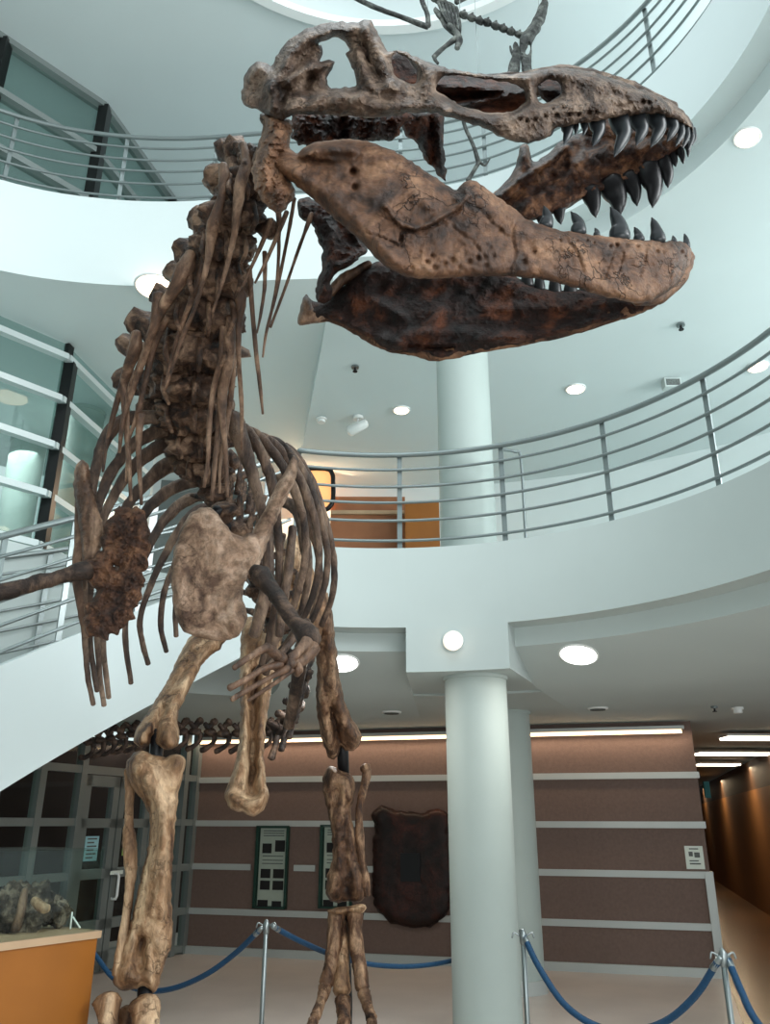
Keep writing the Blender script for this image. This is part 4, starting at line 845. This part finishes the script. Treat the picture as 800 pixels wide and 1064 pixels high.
# ---- ribs
def rib(pts, mat='bone_rib', ell=.55): return rod('rib', [(x, y_, d, w*.74) for x, y_, d, w in pts], mat, 12, ell, .14)
LR = [[(176, 436, 3.36, 9), (150, 434, 3.34, 10), (126, 438, 3.30, 10), (110, 456, 3.26, 9), (100, 485, 3.24, 8), (94, 520, 3.24, 7), (93, 560, 3.26, 6), (95, 610, 3.30, 5)],
      [(186, 448, 3.46, 8), (160, 450, 3.42, 9), (134, 466, 3.36, 8.5), (114, 494, 3.32, 8), (100, 530, 3.30, 6.5), (90, 580, 3.32, 5.5), (87, 640, 3.38, 4.6), (91, 700, 3.44, 4), (97, 732, 3.48, 3.6)],
      [(192, 462, 3.56, 9), (166, 464, 3.52, 11), (140, 484, 3.46, 9), (120, 512, 3.42, 7.5), (104, 550, 3.40, 6), (94, 610, 3.44, 5), (94, 670, 3.50, 4.2), (101, 718, 3.54, 3.6)],
      [(200, 482, 3.68, 10), (174, 484, 3.64, 12), (148, 506, 3.58, 8.5), (128, 534, 3.54, 7), (112, 576, 3.52, 5.6), (101, 640, 3.56, 4.6), (103, 694, 3.60, 4), (108, 733, 3.62, 3.6)],
      [(205, 500, 3.82, 8), (182, 506, 3.78, 9), (156, 526, 3.72, 8), (136, 558, 3.68, 6.5), (116, 610, 3.68, 5), (107, 660, 3.70, 4.4), (113, 725, 3.74, 3.6)],
      [(212, 515, 3.96, 7), (190, 522, 3.92, 8.5), (168, 544, 3.88, 7), (150, 578, 3.84, 6), (134, 620, 3.84, 5), (130, 660, 3.86, 4.2), (136, 710, 3.90, 3.6)],
      [(220, 524, 4.1, 6.5), (200, 534, 4.06, 7), (180, 560, 4.02, 6), (160, 600, 4.0, 5), (146, 640, 4.0, 4.4), (148, 668, 4.02, 4), (154, 690, 4.04, 3.6)],
      [(228, 540, 4.22, 6), (206, 552, 4.2, 6), (186, 580, 4.16, 5.4), (171, 614, 4.14, 4.6), (167, 650, 4.16, 4), (173, 677, 4.18, 3.6)],
      [(236, 556, 4.36, 5), (214, 570, 4.34, 5), (196, 596, 4.3, 4.6), (183, 630, 4.3, 4), (183, 661, 4.32, 3.4)]]
for p in LR: rib(p)
RR = [[(228, 442, 3.36, 9), (242, 436, 3.34, 14), (252, 462, 3.32, 12), (262, 492, 3.34, 9), (272, 530, 3.38, 7), (277, 570, 3.44, 6), (274, 610, 3.5, 5.4), (266, 650, 3.56, 5)],
      [(240, 446, 3.44, 6), (254, 444, 3.42, 7), (270, 468, 3.42, 8), (282, 500, 3.46, 8), (288, 540, 3.52, 6.4), (290, 590, 3.6, 5.6), (284, 640, 3.68, 5), (272, 690, 3.76, 4.4)],
      [(248, 452, 3.6, 5), (262, 448, 3.56, 6), (284, 470, 3.56, 7), (302, 500, 3.6, 7), (315, 540, 3.68, 6), (317, 580, 3.74, 5.4), (306, 625, 3.82, 5), (284, 672, 3.9, 4.4), (262, 704, 3.96, 4)],
      [(254, 460, 3.74, 6), (272, 454, 3.7, 7), (296, 474, 3.7, 8), (316, 508, 3.74, 7), (329, 550, 3.82, 5.6), (331, 590, 3.88, 5), (320, 632, 3.96, 4.6), (300, 664, 4.04, 4.2), (280, 690, 4.1, 3.8)],
      [(262, 466, 3.9, 7), (284, 458, 3.86, 7), (308, 480, 3.86, 8), (327, 520, 3.9, 6), (339, 565, 3.98, 5), (339, 600, 4.04, 4.8), (328, 636, 4.1, 4.6), (310, 668, 4.18, 4)],
      [(270, 476, 4.06, 7), (296, 466, 4.02, 8), (320, 494, 4.02, 7), (338, 540, 4.08, 5.4), (347, 585, 4.16, 4.8), (345, 620, 4.22, 4.6), (334, 650, 4.3, 4.2)],
      [(282, 500, 4.24, 9), (306, 500, 4.2, 11), (318, 530, 4.2, 12), (330, 570, 4.26, 6), (332, 612, 4.34, 5), (322, 648, 4.4, 4.4)],
      [(290, 520, 4.4, 8), (310, 530, 4.38, 10), (316, 560, 4.38, 9), (320, 600, 4.44, 6), (312, 640, 4.5, 4.6)]]
for p in RR: rib(p)
for p in ([(304, 548, 3.58, 4.6), (300, 590, 3.6, 5), (295, 620, 3.62, 5), (290, 660, 3.66, 4.6)], [(280, 556, 3.5, 4), (279, 600, 3.52, 6), (272, 632, 3.54, 7), (264, 660, 3.56, 6)], [(297, 600, 3.8, 4), (292, 640, 3.84, 5), (284, 670, 3.86, 4.6), (276, 700, 3.9, 4)], [(320, 645, 3.9, 4), (298, 672, 3.84, 4), (278, 694, 3.8, 3.6)]):
    rod('belly_rib', p, 'bone_rib', 10, .7, .08)

# ---- shoulder girdles and arms
def pl(name, out, y, T, edge, mat, ridges=(), holes=(), parent=None, step=3., nz=.006, nf=24, wob=.9, pits=(), back=.7):
    m = MB(); m.plate(out, y, T, edge, holes, ridges, step, nz, nf, back, wob, pits); return m.build(name, mat, parent or TR)
pl('coracoid', [(206, 528), (215, 527), (223, 530), (230, 540), (240, 552), (250, 558), (258, 554), (268, 556), (272, 572), (266, 588), (256, 600), (252, 612), (253, 625), (258, 640), (254, 652), (244, 664), (228, 666), (212, 664), (200, 661), (190, 656), (184, 645), (180, 630), (177, 604), (180, 572), (187, 550), (197, 534)], 3.12, .035, 9, 'bone_plate', [([(238, 590), (262, 592)], 4, -.02), ([(215, 560), (235, 590)], 14, .015), ([(206, 640), (240, 645)], 9, .015), ([(246, 620), (240, 650)], 5, .02), ([(252, 600), (262, 590)], 5, .02), ([(185, 580), (190, 640)], 6, .012)], pits=[(243, 596, 4, .03), (250, 598, 3, .025), (232, 632, 4, .015), (222, 640, 4, .015)])
pl('scapula', [(306, 472), (311, 480), (309, 492), (302, 510), (291, 532), (281, 556), (274, 578), (266, 592), (255, 596), (250, 584), (254, 566), (262, 552), (271, 536), (280, 518), (288, 502), (296, 490), (301, 478)], 3.16, .032, 8, 'bone_plate', [([(303, 485), (262, 580)], 6, .012)])
rod('scapula_tip', [(306, 480, 3.2, 5), (301, 470, 3.22, 3.4), (295, 461, 3.24, 1.4)], 'bone_tail')
pl('coracoid', [(108, 549), (114, 538), (123, 524), (134, 528), (146, 526), (153, 538), (157, 558), (154, 578), (151, 594), (148, 612), (145, 627), (137, 643), (127, 655), (118, 658), (111, 665), (100, 662), (92, 659), (86, 646), (87, 628), (97, 622), (98, 611), (91, 604), (87, 590), (90, 582), (102, 574)], 3.02, .035, 8, 'bone_plate_dark', [([(98, 590), (112, 590)], 5, .02), ([(120, 545), (146, 560)], 8, .012), ([(105, 640), (130, 630)], 10, .012), ([(128, 600), (135, 620)], 8, .01)], [[(117, 587), (120, 586), (123, 590), (120, 593), (117, 591)]], nz=.012, wob=3.2, step=2.2)
pl('scapula', [(77, 492), (80, 480), (86, 477), (92, 483), (95, 500), (99, 518), (105, 540), (109, 552), (104, 574), (96, 596), (90, 604), (86, 588), (84, 560), (80, 530), (76, 508)], 3.06, .03, 7, 'bone_rod', [([(85, 486), (98, 560)], 5, .012)])
rod('scapula_rim', [(82, 520, 3.1, 4), (82, 560, 3.1, 5), (80, 600, 3.12, 5), (86, 640, 3.12, 4.4), (90, 662, 3.12, 3)], 'bone_rod')
rod('humerus', [(92, 594, 2.98, 10), (82, 594, 2.96, 10), (62, 600, 2.94, 8), (40, 605, 2.92, 8.5), (15, 612, 2.90, 9), (-12, 620, 2.88, 10), (-36, 628, 2.86, 14)], 'bone_tail', 14, .9, .12)
rod('forearm', [(-36, 632, 2.85, 9), (-30, 665, 2.78, 6), (-20, 700, 2.72, 8)], 'bone_tail', 12)
rod('humerus', [(264, 592, 3.06, 7), (271, 598, 3.05, 11), (282, 612, 3.02, 9), (296, 632, 2.98, 8), (308, 648, 2.96, 9), (320, 660, 2.94, 13), (327, 667, 2.94, 9)], 'bone_tail', 14, .9, .14)
rod('ulna', [(326, 672, 2.92, 8), (316, 684, 2.88, 7), (306, 690, 2.85, 6), (296, 692, 2.83, 7)], 'bone_rod', 12)
rod('radius', [(320, 667, 2.9, 7), (310, 677, 2.85, 5.4), (302, 684, 2.82, 5.4)], 'bone_rod', 12)
m = MB(); m.blob(301, 690, 2.82, 9, 7); m.blob(292, 684, 2.80, 8, 6); m.blob(310, 696, 2.84, 6, 8); m.blob(288, 692, 2.82, 6, 5); m.build('wrist', 'bone_rod', TR)
for p in ([(294, 686, 2.8, 5), (284, 678, 2.76, 5.4), (276, 672, 2.72, 5)], [(276, 673, 2.72, 4.6), (262, 681, 2.70, 3.4), (250, 689, 2.68, 3.4), (243, 694, 2.67, 3)], [(292, 690, 2.8, 5), (276, 694, 2.76, 3.6), (262, 702, 2.73, 3.4), (250, 709, 2.71, 3.4), (238, 715, 2.70, 3.6)], [(300, 694, 2.8, 4.4), (284, 702, 2.78, 3), (266, 712, 2.76, 3), (250, 721, 2.74, 3), (241, 727, 2.73, 3)], [(304, 696, 2.82, 3), (288, 708, 2.8, 2.4), (270, 720, 2.78, 2.2), (258, 728, 2.77, 1.8)]):
    rod('finger_bone', p, 'bone_rod', 10, .9, .08)

# ---- pelvis
pl('ilium', [(298, 556), (306, 552), (316, 568), (326, 592), (333, 620), (338, 650), (330, 668), (312, 660), (296, 640), (286, 612), (290, 580)], 5.3, .06, 10, 'bone_leg', [([(305, 570), (322, 640)], 8, .03)], pits=[(306, 612, 6, .05)])
pl('pubis', [(251, 640), (249, 690), (250, 735), (248, 775), (243, 800), (236, 816), (233, 829), (238, 841), (250, 844), (262, 848), (270, 846), (277, 838), (280, 824), (276, 810), (274, 785), (276, 755), (282, 715), (290, 680), (296, 650), (280, 640)], I([640, 850], [0, 0]) if False else (lambda x, y: 5.1-(y-640)*.002), .075, 10, 'bone_leg', [([(264, 700), (263, 750), (262, 800), (260, 822)], 4.5, -.085), ([(263, 770), (262, 820)], 6, -.05), ([(238, 826), (252, 836), (268, 834), (277, 824)], 3.5, .03), ([(254, 700), (254, 770), (245, 812)], 4, .025), ([(276, 710), (269, 770), (273, 812)], 4, .025), ([(243, 818), (256, 826), (266, 824)], 4, -.03)], step=2.6, nz=.01, nf=14)
rod('ischium', [(318, 655, 5.6, 9), (312, 690, 5.7, 8), (306, 725, 5.8, 7), (300, 755, 5.9, 6)], 'bone_rib')

# ---- tail
TAIL = [(318, 700, 6.0), (314, 718, 6.3), (308, 734, 6.6), (300, 747, 6.9), (290, 756, 7.2), (277, 760, 7.45), (263, 762, 7.6), (248, 762, 7.7), (233, 762, 7.75), (218, 761, 7.8), (203, 760, 7.8), (189, 760, 7.8), (176, 760, 7.8), (163, 761, 7.75), (150, 762, 7.7), (138, 763, 7.6), (126, 765, 7.5), (114, 767, 7.4), (103, 769, 7.3), (92, 771, 7.2)]
for k, (px, py, y) in enumerate(TAIL):
    m = MB(); w = 8.5-.14*k if k > 4 else 10
    if k < 5:
        m.blob(px, py, y, 9, 8, None, .3, 14, 10); m.bone([(px, py-4, y, 4), (px+6, py-16, y+.05, 4)], 8); m.bone([(px-2, py+4, y, 4), (px-4, py+18, y-.03, 3.4), (px-8, py+32, y-.05, 4)], 8, .7, .2); m.bone([(px, py, y-.03, 4), (px-12, py-6, y-.1, 4)], 8)
    else:
        m.blob(px, py, y, w, w*.62, None, .25, 14, 10); m.bone([(px-1, py-3, y, 3.6), (px+2, py-9, y, 3.2), (px+6, py-12, y, 4)], 8, .7, .25); m.bone([(px, py-3, y, 3), (px-5, py-9, y-.03, 2.6)], 8)
        m.bone([(px+5, py+2, y, 3), (px+4, py+10, y, 2.4), (px-3, py+16, y, 2.6), (px-9, py+20-.3*(k-5), y, 3)], 8, .7, .15)
    m.build('tail_vertebra', 'bone_tail', TR)

# ---- near leg (left in the photo)
pl('femur', [(240, 640), (215, 646), (198, 660), (186, 680), (178, 700), (169, 716), (159, 731), (151, 743), (143, 754), (138, 766), (140, 774), (148, 777), (156, 772), (160, 764), (161, 771), (167, 777), (177, 779), (185, 775), (187, 764), (184, 751), (186, 738), (193, 724), (201, 708), (209, 692), (219, 680), (229, 675), (232, 668), (242, 660), (256, 650)], lambda x, y: 4.75-(y-660)*.0042, .1, 13, 'bone_leg', [([(222, 668), (200, 700), (182, 735), (178, 760)], 6, .03), ([(178, 735), (160, 752), (148, 766)], 5, .02), ([(170, 735), (163, 752), (159, 770)], 3, -.06), ([(172, 755), (176, 772)], 6, .03), ([(195, 690), (178, 718)], 3, -.02), ([(182, 745), (172, 758)], 3, -.02)], step=2.6, nz=.012, nf=14)
pl('tibia', [(131, 792), (136, 784), (146, 779), (156, 783), (170, 787), (183, 783), (191, 785), (193, 792), (190, 805), (186, 822), (184, 840), (181, 870), (179, 905), (178, 940), (180, 968), (178, 985), (172, 998), (166, 1018), (163, 1030), (157, 1032), (148, 1026), (134, 1030), (124, 1029), (117, 1022), (118, 1010), (126, 990), (134, 965), (141, 935), (149, 900), (155, 875), (156, 850), (150, 834), (139, 821), (131, 806)], 4.2, .085, 20, 'bone_leg', [([(150, 795), (158, 815), (170, 850), (172, 900), (168, 950)], 9, .03), ([(134, 795), (150, 812)], 8, .025), ([(186, 790), (182, 815)], 6, .02), ([(154, 835), (156, 880)], 5, -.06), ([(147, 975), (145, 1005)], 6, -.06), ([(156, 975), (163, 1000), (160, 1026)], 1.8, -.02), ([(128, 1010), (140, 1024)], 7, .02), ([(158, 1010), (160, 1025)], 6, .02)], step=2.6, nz=.011, nf=13, pits=[(172, 820, 3, .01)])
rod('fibula', [(135, 800, 4.26, 6), (135, 822, 4.26, 5), (134, 850, 4.25, 4.6), (134, 870, 4.25, 7), (136, 895, 4.24, 7), (135, 920, 4.22, 5), (131, 955, 4.2, 5), (126, 985, 4.18, 5.4), (121, 1012, 4.17, 5)], 'bone_leg', 12, .8, .14)
rod('metatarsal', [(112, 1040, 4.16, 15), (112, 1056, 4.14, 11), (112, 1120, 4.06, 10), (108, 1190, 3.98, 13)], 'bone_leg', 14)
rod('metatarsal', [(150, 1044, 4.14, 17), (151, 1060, 4.12, 14), (152, 1130, 4.04, 11), (152, 1200, 3.96, 14)], 'bone_leg', 14)
rod('metatarsal', [(132, 1050, 4.24, 9), (132, 1130, 4.1, 8), (131, 1205, 3.96, 12)], 'bone_leg', 12)
for dx, dz in ((-.26, 0), (-.02, -.12), (.2, 0)):
    b = at(131, 1205, 3.98); q = b+np.array([dx*.35, -.04, -.03]); e = np.array([b[0]+dx, b[1]-.42+abs(dx)*.3, .07])
    m = MB(); m.tube3([q, (q+e)/2+np.array([0, 0, .06]), e], [.055, .045, .045], 12, sub=5, nz=.1); m.tube3([e, e+np.array([dx*.3, -.13, -.02]), e+np.array([dx*.45, -.24, -.05])], [.045, .032, .008], 10, sub=4); m.build('toe_bone', 'bone_leg', TR)

# ---- far leg (right in the photo)
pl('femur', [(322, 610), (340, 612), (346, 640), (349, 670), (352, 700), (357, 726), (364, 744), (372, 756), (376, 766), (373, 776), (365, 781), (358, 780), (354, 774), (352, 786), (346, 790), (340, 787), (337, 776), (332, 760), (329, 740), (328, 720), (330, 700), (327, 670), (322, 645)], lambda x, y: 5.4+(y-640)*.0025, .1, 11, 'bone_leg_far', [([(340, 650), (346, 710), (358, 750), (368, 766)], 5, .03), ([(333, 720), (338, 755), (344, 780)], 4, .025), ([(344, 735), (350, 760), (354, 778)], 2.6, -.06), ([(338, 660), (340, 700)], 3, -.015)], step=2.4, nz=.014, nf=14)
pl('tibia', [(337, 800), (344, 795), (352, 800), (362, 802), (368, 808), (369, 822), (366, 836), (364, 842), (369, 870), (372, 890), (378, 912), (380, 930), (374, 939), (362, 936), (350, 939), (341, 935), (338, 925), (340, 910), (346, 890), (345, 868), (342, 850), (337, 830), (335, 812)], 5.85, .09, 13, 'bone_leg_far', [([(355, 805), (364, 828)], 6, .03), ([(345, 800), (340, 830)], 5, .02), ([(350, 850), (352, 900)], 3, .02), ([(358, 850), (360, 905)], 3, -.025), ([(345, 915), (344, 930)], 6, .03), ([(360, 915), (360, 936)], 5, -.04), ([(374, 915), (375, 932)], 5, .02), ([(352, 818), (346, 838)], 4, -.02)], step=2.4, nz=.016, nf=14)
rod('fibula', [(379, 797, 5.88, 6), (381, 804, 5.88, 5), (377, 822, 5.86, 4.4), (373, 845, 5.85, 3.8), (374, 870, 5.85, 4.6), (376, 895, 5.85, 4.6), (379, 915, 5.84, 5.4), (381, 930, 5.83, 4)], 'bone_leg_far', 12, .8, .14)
m = MB(); m.plate([(338, 946), (350, 943), (362, 941), (378, 939), (381, 944), (376, 950), (362, 949), (356, 952), (346, 952)], 5.78, .06, 5, (), (), 2.4); m.build('ankle_bone', 'bone_leg', TR)
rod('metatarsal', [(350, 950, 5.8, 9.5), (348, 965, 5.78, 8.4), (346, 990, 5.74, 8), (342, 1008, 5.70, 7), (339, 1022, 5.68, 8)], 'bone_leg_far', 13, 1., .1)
rod('metatarsal', [(358, 958, 5.84, 3), (357, 985, 5.78, 6), (355, 1010, 5.72, 8), (355, 1030, 5.68, 10)], 'bone_leg', 13, 1., .1)
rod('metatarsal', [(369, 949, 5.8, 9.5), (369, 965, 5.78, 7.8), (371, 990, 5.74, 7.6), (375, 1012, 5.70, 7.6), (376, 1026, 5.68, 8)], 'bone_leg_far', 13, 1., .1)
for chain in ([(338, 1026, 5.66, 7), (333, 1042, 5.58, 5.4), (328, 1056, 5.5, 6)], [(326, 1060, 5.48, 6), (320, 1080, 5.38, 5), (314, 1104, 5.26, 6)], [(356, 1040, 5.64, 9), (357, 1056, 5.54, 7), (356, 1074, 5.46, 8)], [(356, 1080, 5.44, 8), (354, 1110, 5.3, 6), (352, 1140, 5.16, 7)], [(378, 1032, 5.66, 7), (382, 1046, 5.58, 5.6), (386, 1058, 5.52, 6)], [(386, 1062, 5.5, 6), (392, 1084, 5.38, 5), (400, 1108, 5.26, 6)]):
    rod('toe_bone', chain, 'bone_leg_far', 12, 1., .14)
for (a, b, p) in (((352, 1140), 4.98, 0), ((314, 1104), 5.1, -.1), ((400, 1108), 5.1, .12)):
    q = at(*a, 5.2); e = np.array([q[0]+p, b-.1, .05]); m = MB(); m.tube3([q, (q+e)/2+np.array([0, 0, .03]), e, e+np.array([p*.4, -.12, -.02])], [.05, .045, .035, .01], 12, sub=4, nz=.1); m.build('toe_claw', 'bone_tail', TR)

# ---- steel armature
def steel(pts, r):
    P = [np.array(p) for p in pts]; MB().tube3(P, [r]*len(P), 10).build('steel_support', 'black_metal', TR)
k1 = at(162, 785, 4.3); steel([at(164, 760, 4.3), k1, at(160, 830, 4.3)], .035); steel([at(151, 1025, 4.2), at(150, 1050, 4.16), at(140, 1120, 4.2), np.array([at(140, 1120, 4.2)[0], 4.2, 0])], .035)
steel([at(356, 775, 5.8), at(357, 805, 5.9)], .04); f0 = at(362, 1040, 5.75); steel([at(359, 945, 5.86), at(360, 990, 5.84), f0, np.array([f0[0], f0[1], 0.])], .025)
s0 = at(285, 660, 5.0); steel([at(225, 530, 3.75), at(252, 580, 4.2), at(275, 625, 4.6), s0, at(318, 700, 6.05)], .03)

# ---- hanging flying-reptile skeleton
PT_ = thing('flying_reptile_skeleton', at(466, 20, 5.6), 'small grey winged reptile skeleton with long crested beak, hanging near the ceiling', 'pterosaur skeleton')
G = lambda n, p, nz=.1, ell=.9: rod(n, p, 'bone_grey', 10, ell, nz, PT_)
y0 = 5.6
G('wing_bone', [(350, -12, y0, 2.4), (386, 6, y0, 2.6), (415, 17, y0, 2.4), (444, 28, y0, 3)]); G('wing_bone', [(445, 27, y0, 3), (444, 15, y0, 2.6), (439, 2, y0, 2.6), (434, -20, y0, 3)])
G('wing_bone', [(474, 2, y0+.1, 3), (520, -20, y0+.2, 3), (560, -36, y0+.3, 3)])
m = MB()
for k in range(8): m.blob(452+k*2.8, -2+k*1.6, y0+.05, 4.5, 3.5, None, .2, 12, 8)
m.build('backbone', 'bone_grey', PT_)
for k in range(6): G('rib', [(455+k*4, 2+k*1.5, y0, 1.6), (460+k*3.6, 14+k*2.4, y0-.06, 1.5), (468+k*2, 28+k*1.4, y0-.04, 1.3)])
pl('breastbone', [(452, 6), (460, 14), (470, 26), (478, 36), (474, 40), (464, 32), (455, 20), (449, 10)], y0-.02, .02, 4, 'bone_grey', parent=PT_)
for k in range(8):
    px, py = 482+k*8.2, 14+k*3.2+(1.5 if k < 3 else 0); m = MB(); m.blob(px, py, y0-.05, 5.5, 3.6, None, .2, 14, 10, -.35); m.bone([(px-2, py-2, y0-.05, 1.6), (px+1, py-5, y0-.05, 1.2)], 6); m.build('neck_vertebra', 'bone_grey', PT_)
G('thigh_bone', [(466, 26, y0-.05, 3), (474, 34, y0-.06, 3), (477, 42, y0-.06, 4), (475, 50, y0-.06, 3)]); G('shin_bone', [(474, 40, y0-.06, 3.4), (463, 48, y0-.06, 2.4), (452, 58, y0-.06, 2.6)]); G('foot_bone', [(451, 58, y0-.06, 2.6), (452, 62, y0-.06, 1.8), (455, 66, y0-.06, 1.6)])
G('hind_limb', [(480, 120, 5.9, 2), (484, 134, 5.9, 2), (492, 152, 5.9, 2), (497, 168, 5.9, 2.6)], .05); G('hind_limb', [(498, 168, 5.9, 2.4), (492, 178, 5.9, 2.2), (486, 188, 5.9, 2.4)], .05); G('claw_bone', [(498, 168, 5.9, 1.6), (504, 172, 5.9, 1.2), (509, 165, 5.9, .8)], .05)
pl('skull', [(566, -6), (570, 4), (568, 16), (562, 30), (555, 40), (552, 55), (553, 76), (548, 82), (542, 74), (540, 58), (539, 44), (541, 36), (548, 30), (555, 18), (560, 6)], y0-.08, .03, 5, 'bone_grey', [([(562, 10), (548, 40)], 4, .01)], [[(548, 46), (552, 48), (549, 58), (546, 56)]], PT_)
pl('lower_jaw', [(534, 42), (538, 44), (541, 58), (540, 78), (526, 80), (529, 66), (532, 56)], y0-.02, .02, 4, 'bone_grey', parent=PT_)
G('crest_spur', [(534, 58, y0, 2), (531, 52, y0, 1.6), (530, 48, y0, 1)])
for a in ((500, 130), (445, 30), (478, 12), (560, 8)):
    p = at(*a, y0); q = np.array([p[0], p[1], 10.9]); MB().tube3([p, q], [.003, .003], 5).build('wire', 'steel', PT_)

# ================================================================== LIGHT
w = bpy.data.worlds.new('world'); SC.world = w; w.use_nodes = True
bg = w.node_tree.nodes['Background']; bg.inputs['Color'].default_value = (.88, .97, 1.0, 1); bg.inputs['Strength'].default_value = .8
def area(name, loc, target, size, energy, color, shape='RECTANGLE', size_y=None):
    d = bpy.data.lights.new(name, 'AREA'); d.energy = energy; d.color = color; d.shape = shape; d.size = size; d.size_y = size_y or size
    o = bpy.data.objects.new(name, d); COL.objects.link(o); o.location = loc
    o.rotation_euler = (Vector(target)-Vector(loc)).to_track_quat('-Z', 'Y').to_euler(); return o
area('skylight', (0, 2.6, 10.9), (0, 3.4, 0), 3.2, 160, (.88, .97, 1.0), 'DISK')
area('window_light_right', (7.0, -1.5, 6.5), (-2.5, 5.0, 4.8), 5, 520, (.95, .99, 1.0), 'RECTANGLE', 4)
for k in range(5):
    p = WA+WD*(WL*(k+.5)/5)-WN*.16
    area('cove_wash', (p[0], p[1], 2.58), (p[0]+WN[0]*.16, p[1]+WN[1]*.16, 1.4), WL/5, 3.2, (1, .76, .54), 'RECTANGLE', .06)
for y, e in ((12, 14), (16, 20), (21, 30), (26, 40)):  # the deepest one has no fitting, added to brighten the far wall
    area('hall_lamp_fill', (5.2+(y-12)*.35, y, 2.55), (5.2+(y-12)*.35, y, 0), 1.4, e, (1, .78, .5), 'RECTANGLE', .3)
area('room_lamp', (-1.2, 11.6, 6.3), (-.6, 10.5, 4.6), 1.2, 40, (1, .72, .48))
area('office_fill', (-5.2, 9.6, 6.5), (-5.0, 9.4, 4), 1.6, 60, (.95, 1, .98))  # added fill, brightens the room behind the second-floor glass
area('top_room_fill', (-5.6, 8.6, 10.0), (-5.6, 8.8, 8), 1.6, 30, (.95, 1, .98))  # added fill, brightens the room behind the third-floor glass
area('lobby_lamp', (-4.2, 12.6, 2.6), (-4.2, 12.6, 0), 1.0, 8, (1, .9, .8))
area('gallery_fill', (7.3, 5.2, 5.2), (1.0, 8.2, 6.3), 3.0, 200, (.96, .99, 1.0), 'RECTANGLE', 2.2)  # added fill out of view, brightens the second-floor ceiling
area('gallery_fill', (6.6, 5.6, 8.9), (1.0, 7.6, 10.2), 2.6, 160, (.95, .99, 1.0), 'RECTANGLE', 1.8)  # same kind of added fill for the top-floor ceiling
area('rear_fill', (2.0, -4.5, 2.0), (.5, 9.0, 1.3), 4.5, 150, (.96, .99, 1.0), 'RECTANGLE', 2.4)  # added fill behind the camera, brightens wall, legs and column front
for px, py in ((601, 680), (356, 689)):
    p = atz(px, py, 2.8); area('downlight_beam', (p[0], p[1], p[2]-.06), (p[0], p[1], 0), .2, 14, (1, .95, .88), 'DISK')
vs = SC.view_settings; vs.view_transform = 'Standard'; vs.look = 'None'; vs.gamma = 1; vs.use_curve_mapping = False; vs.exposure = 0.53
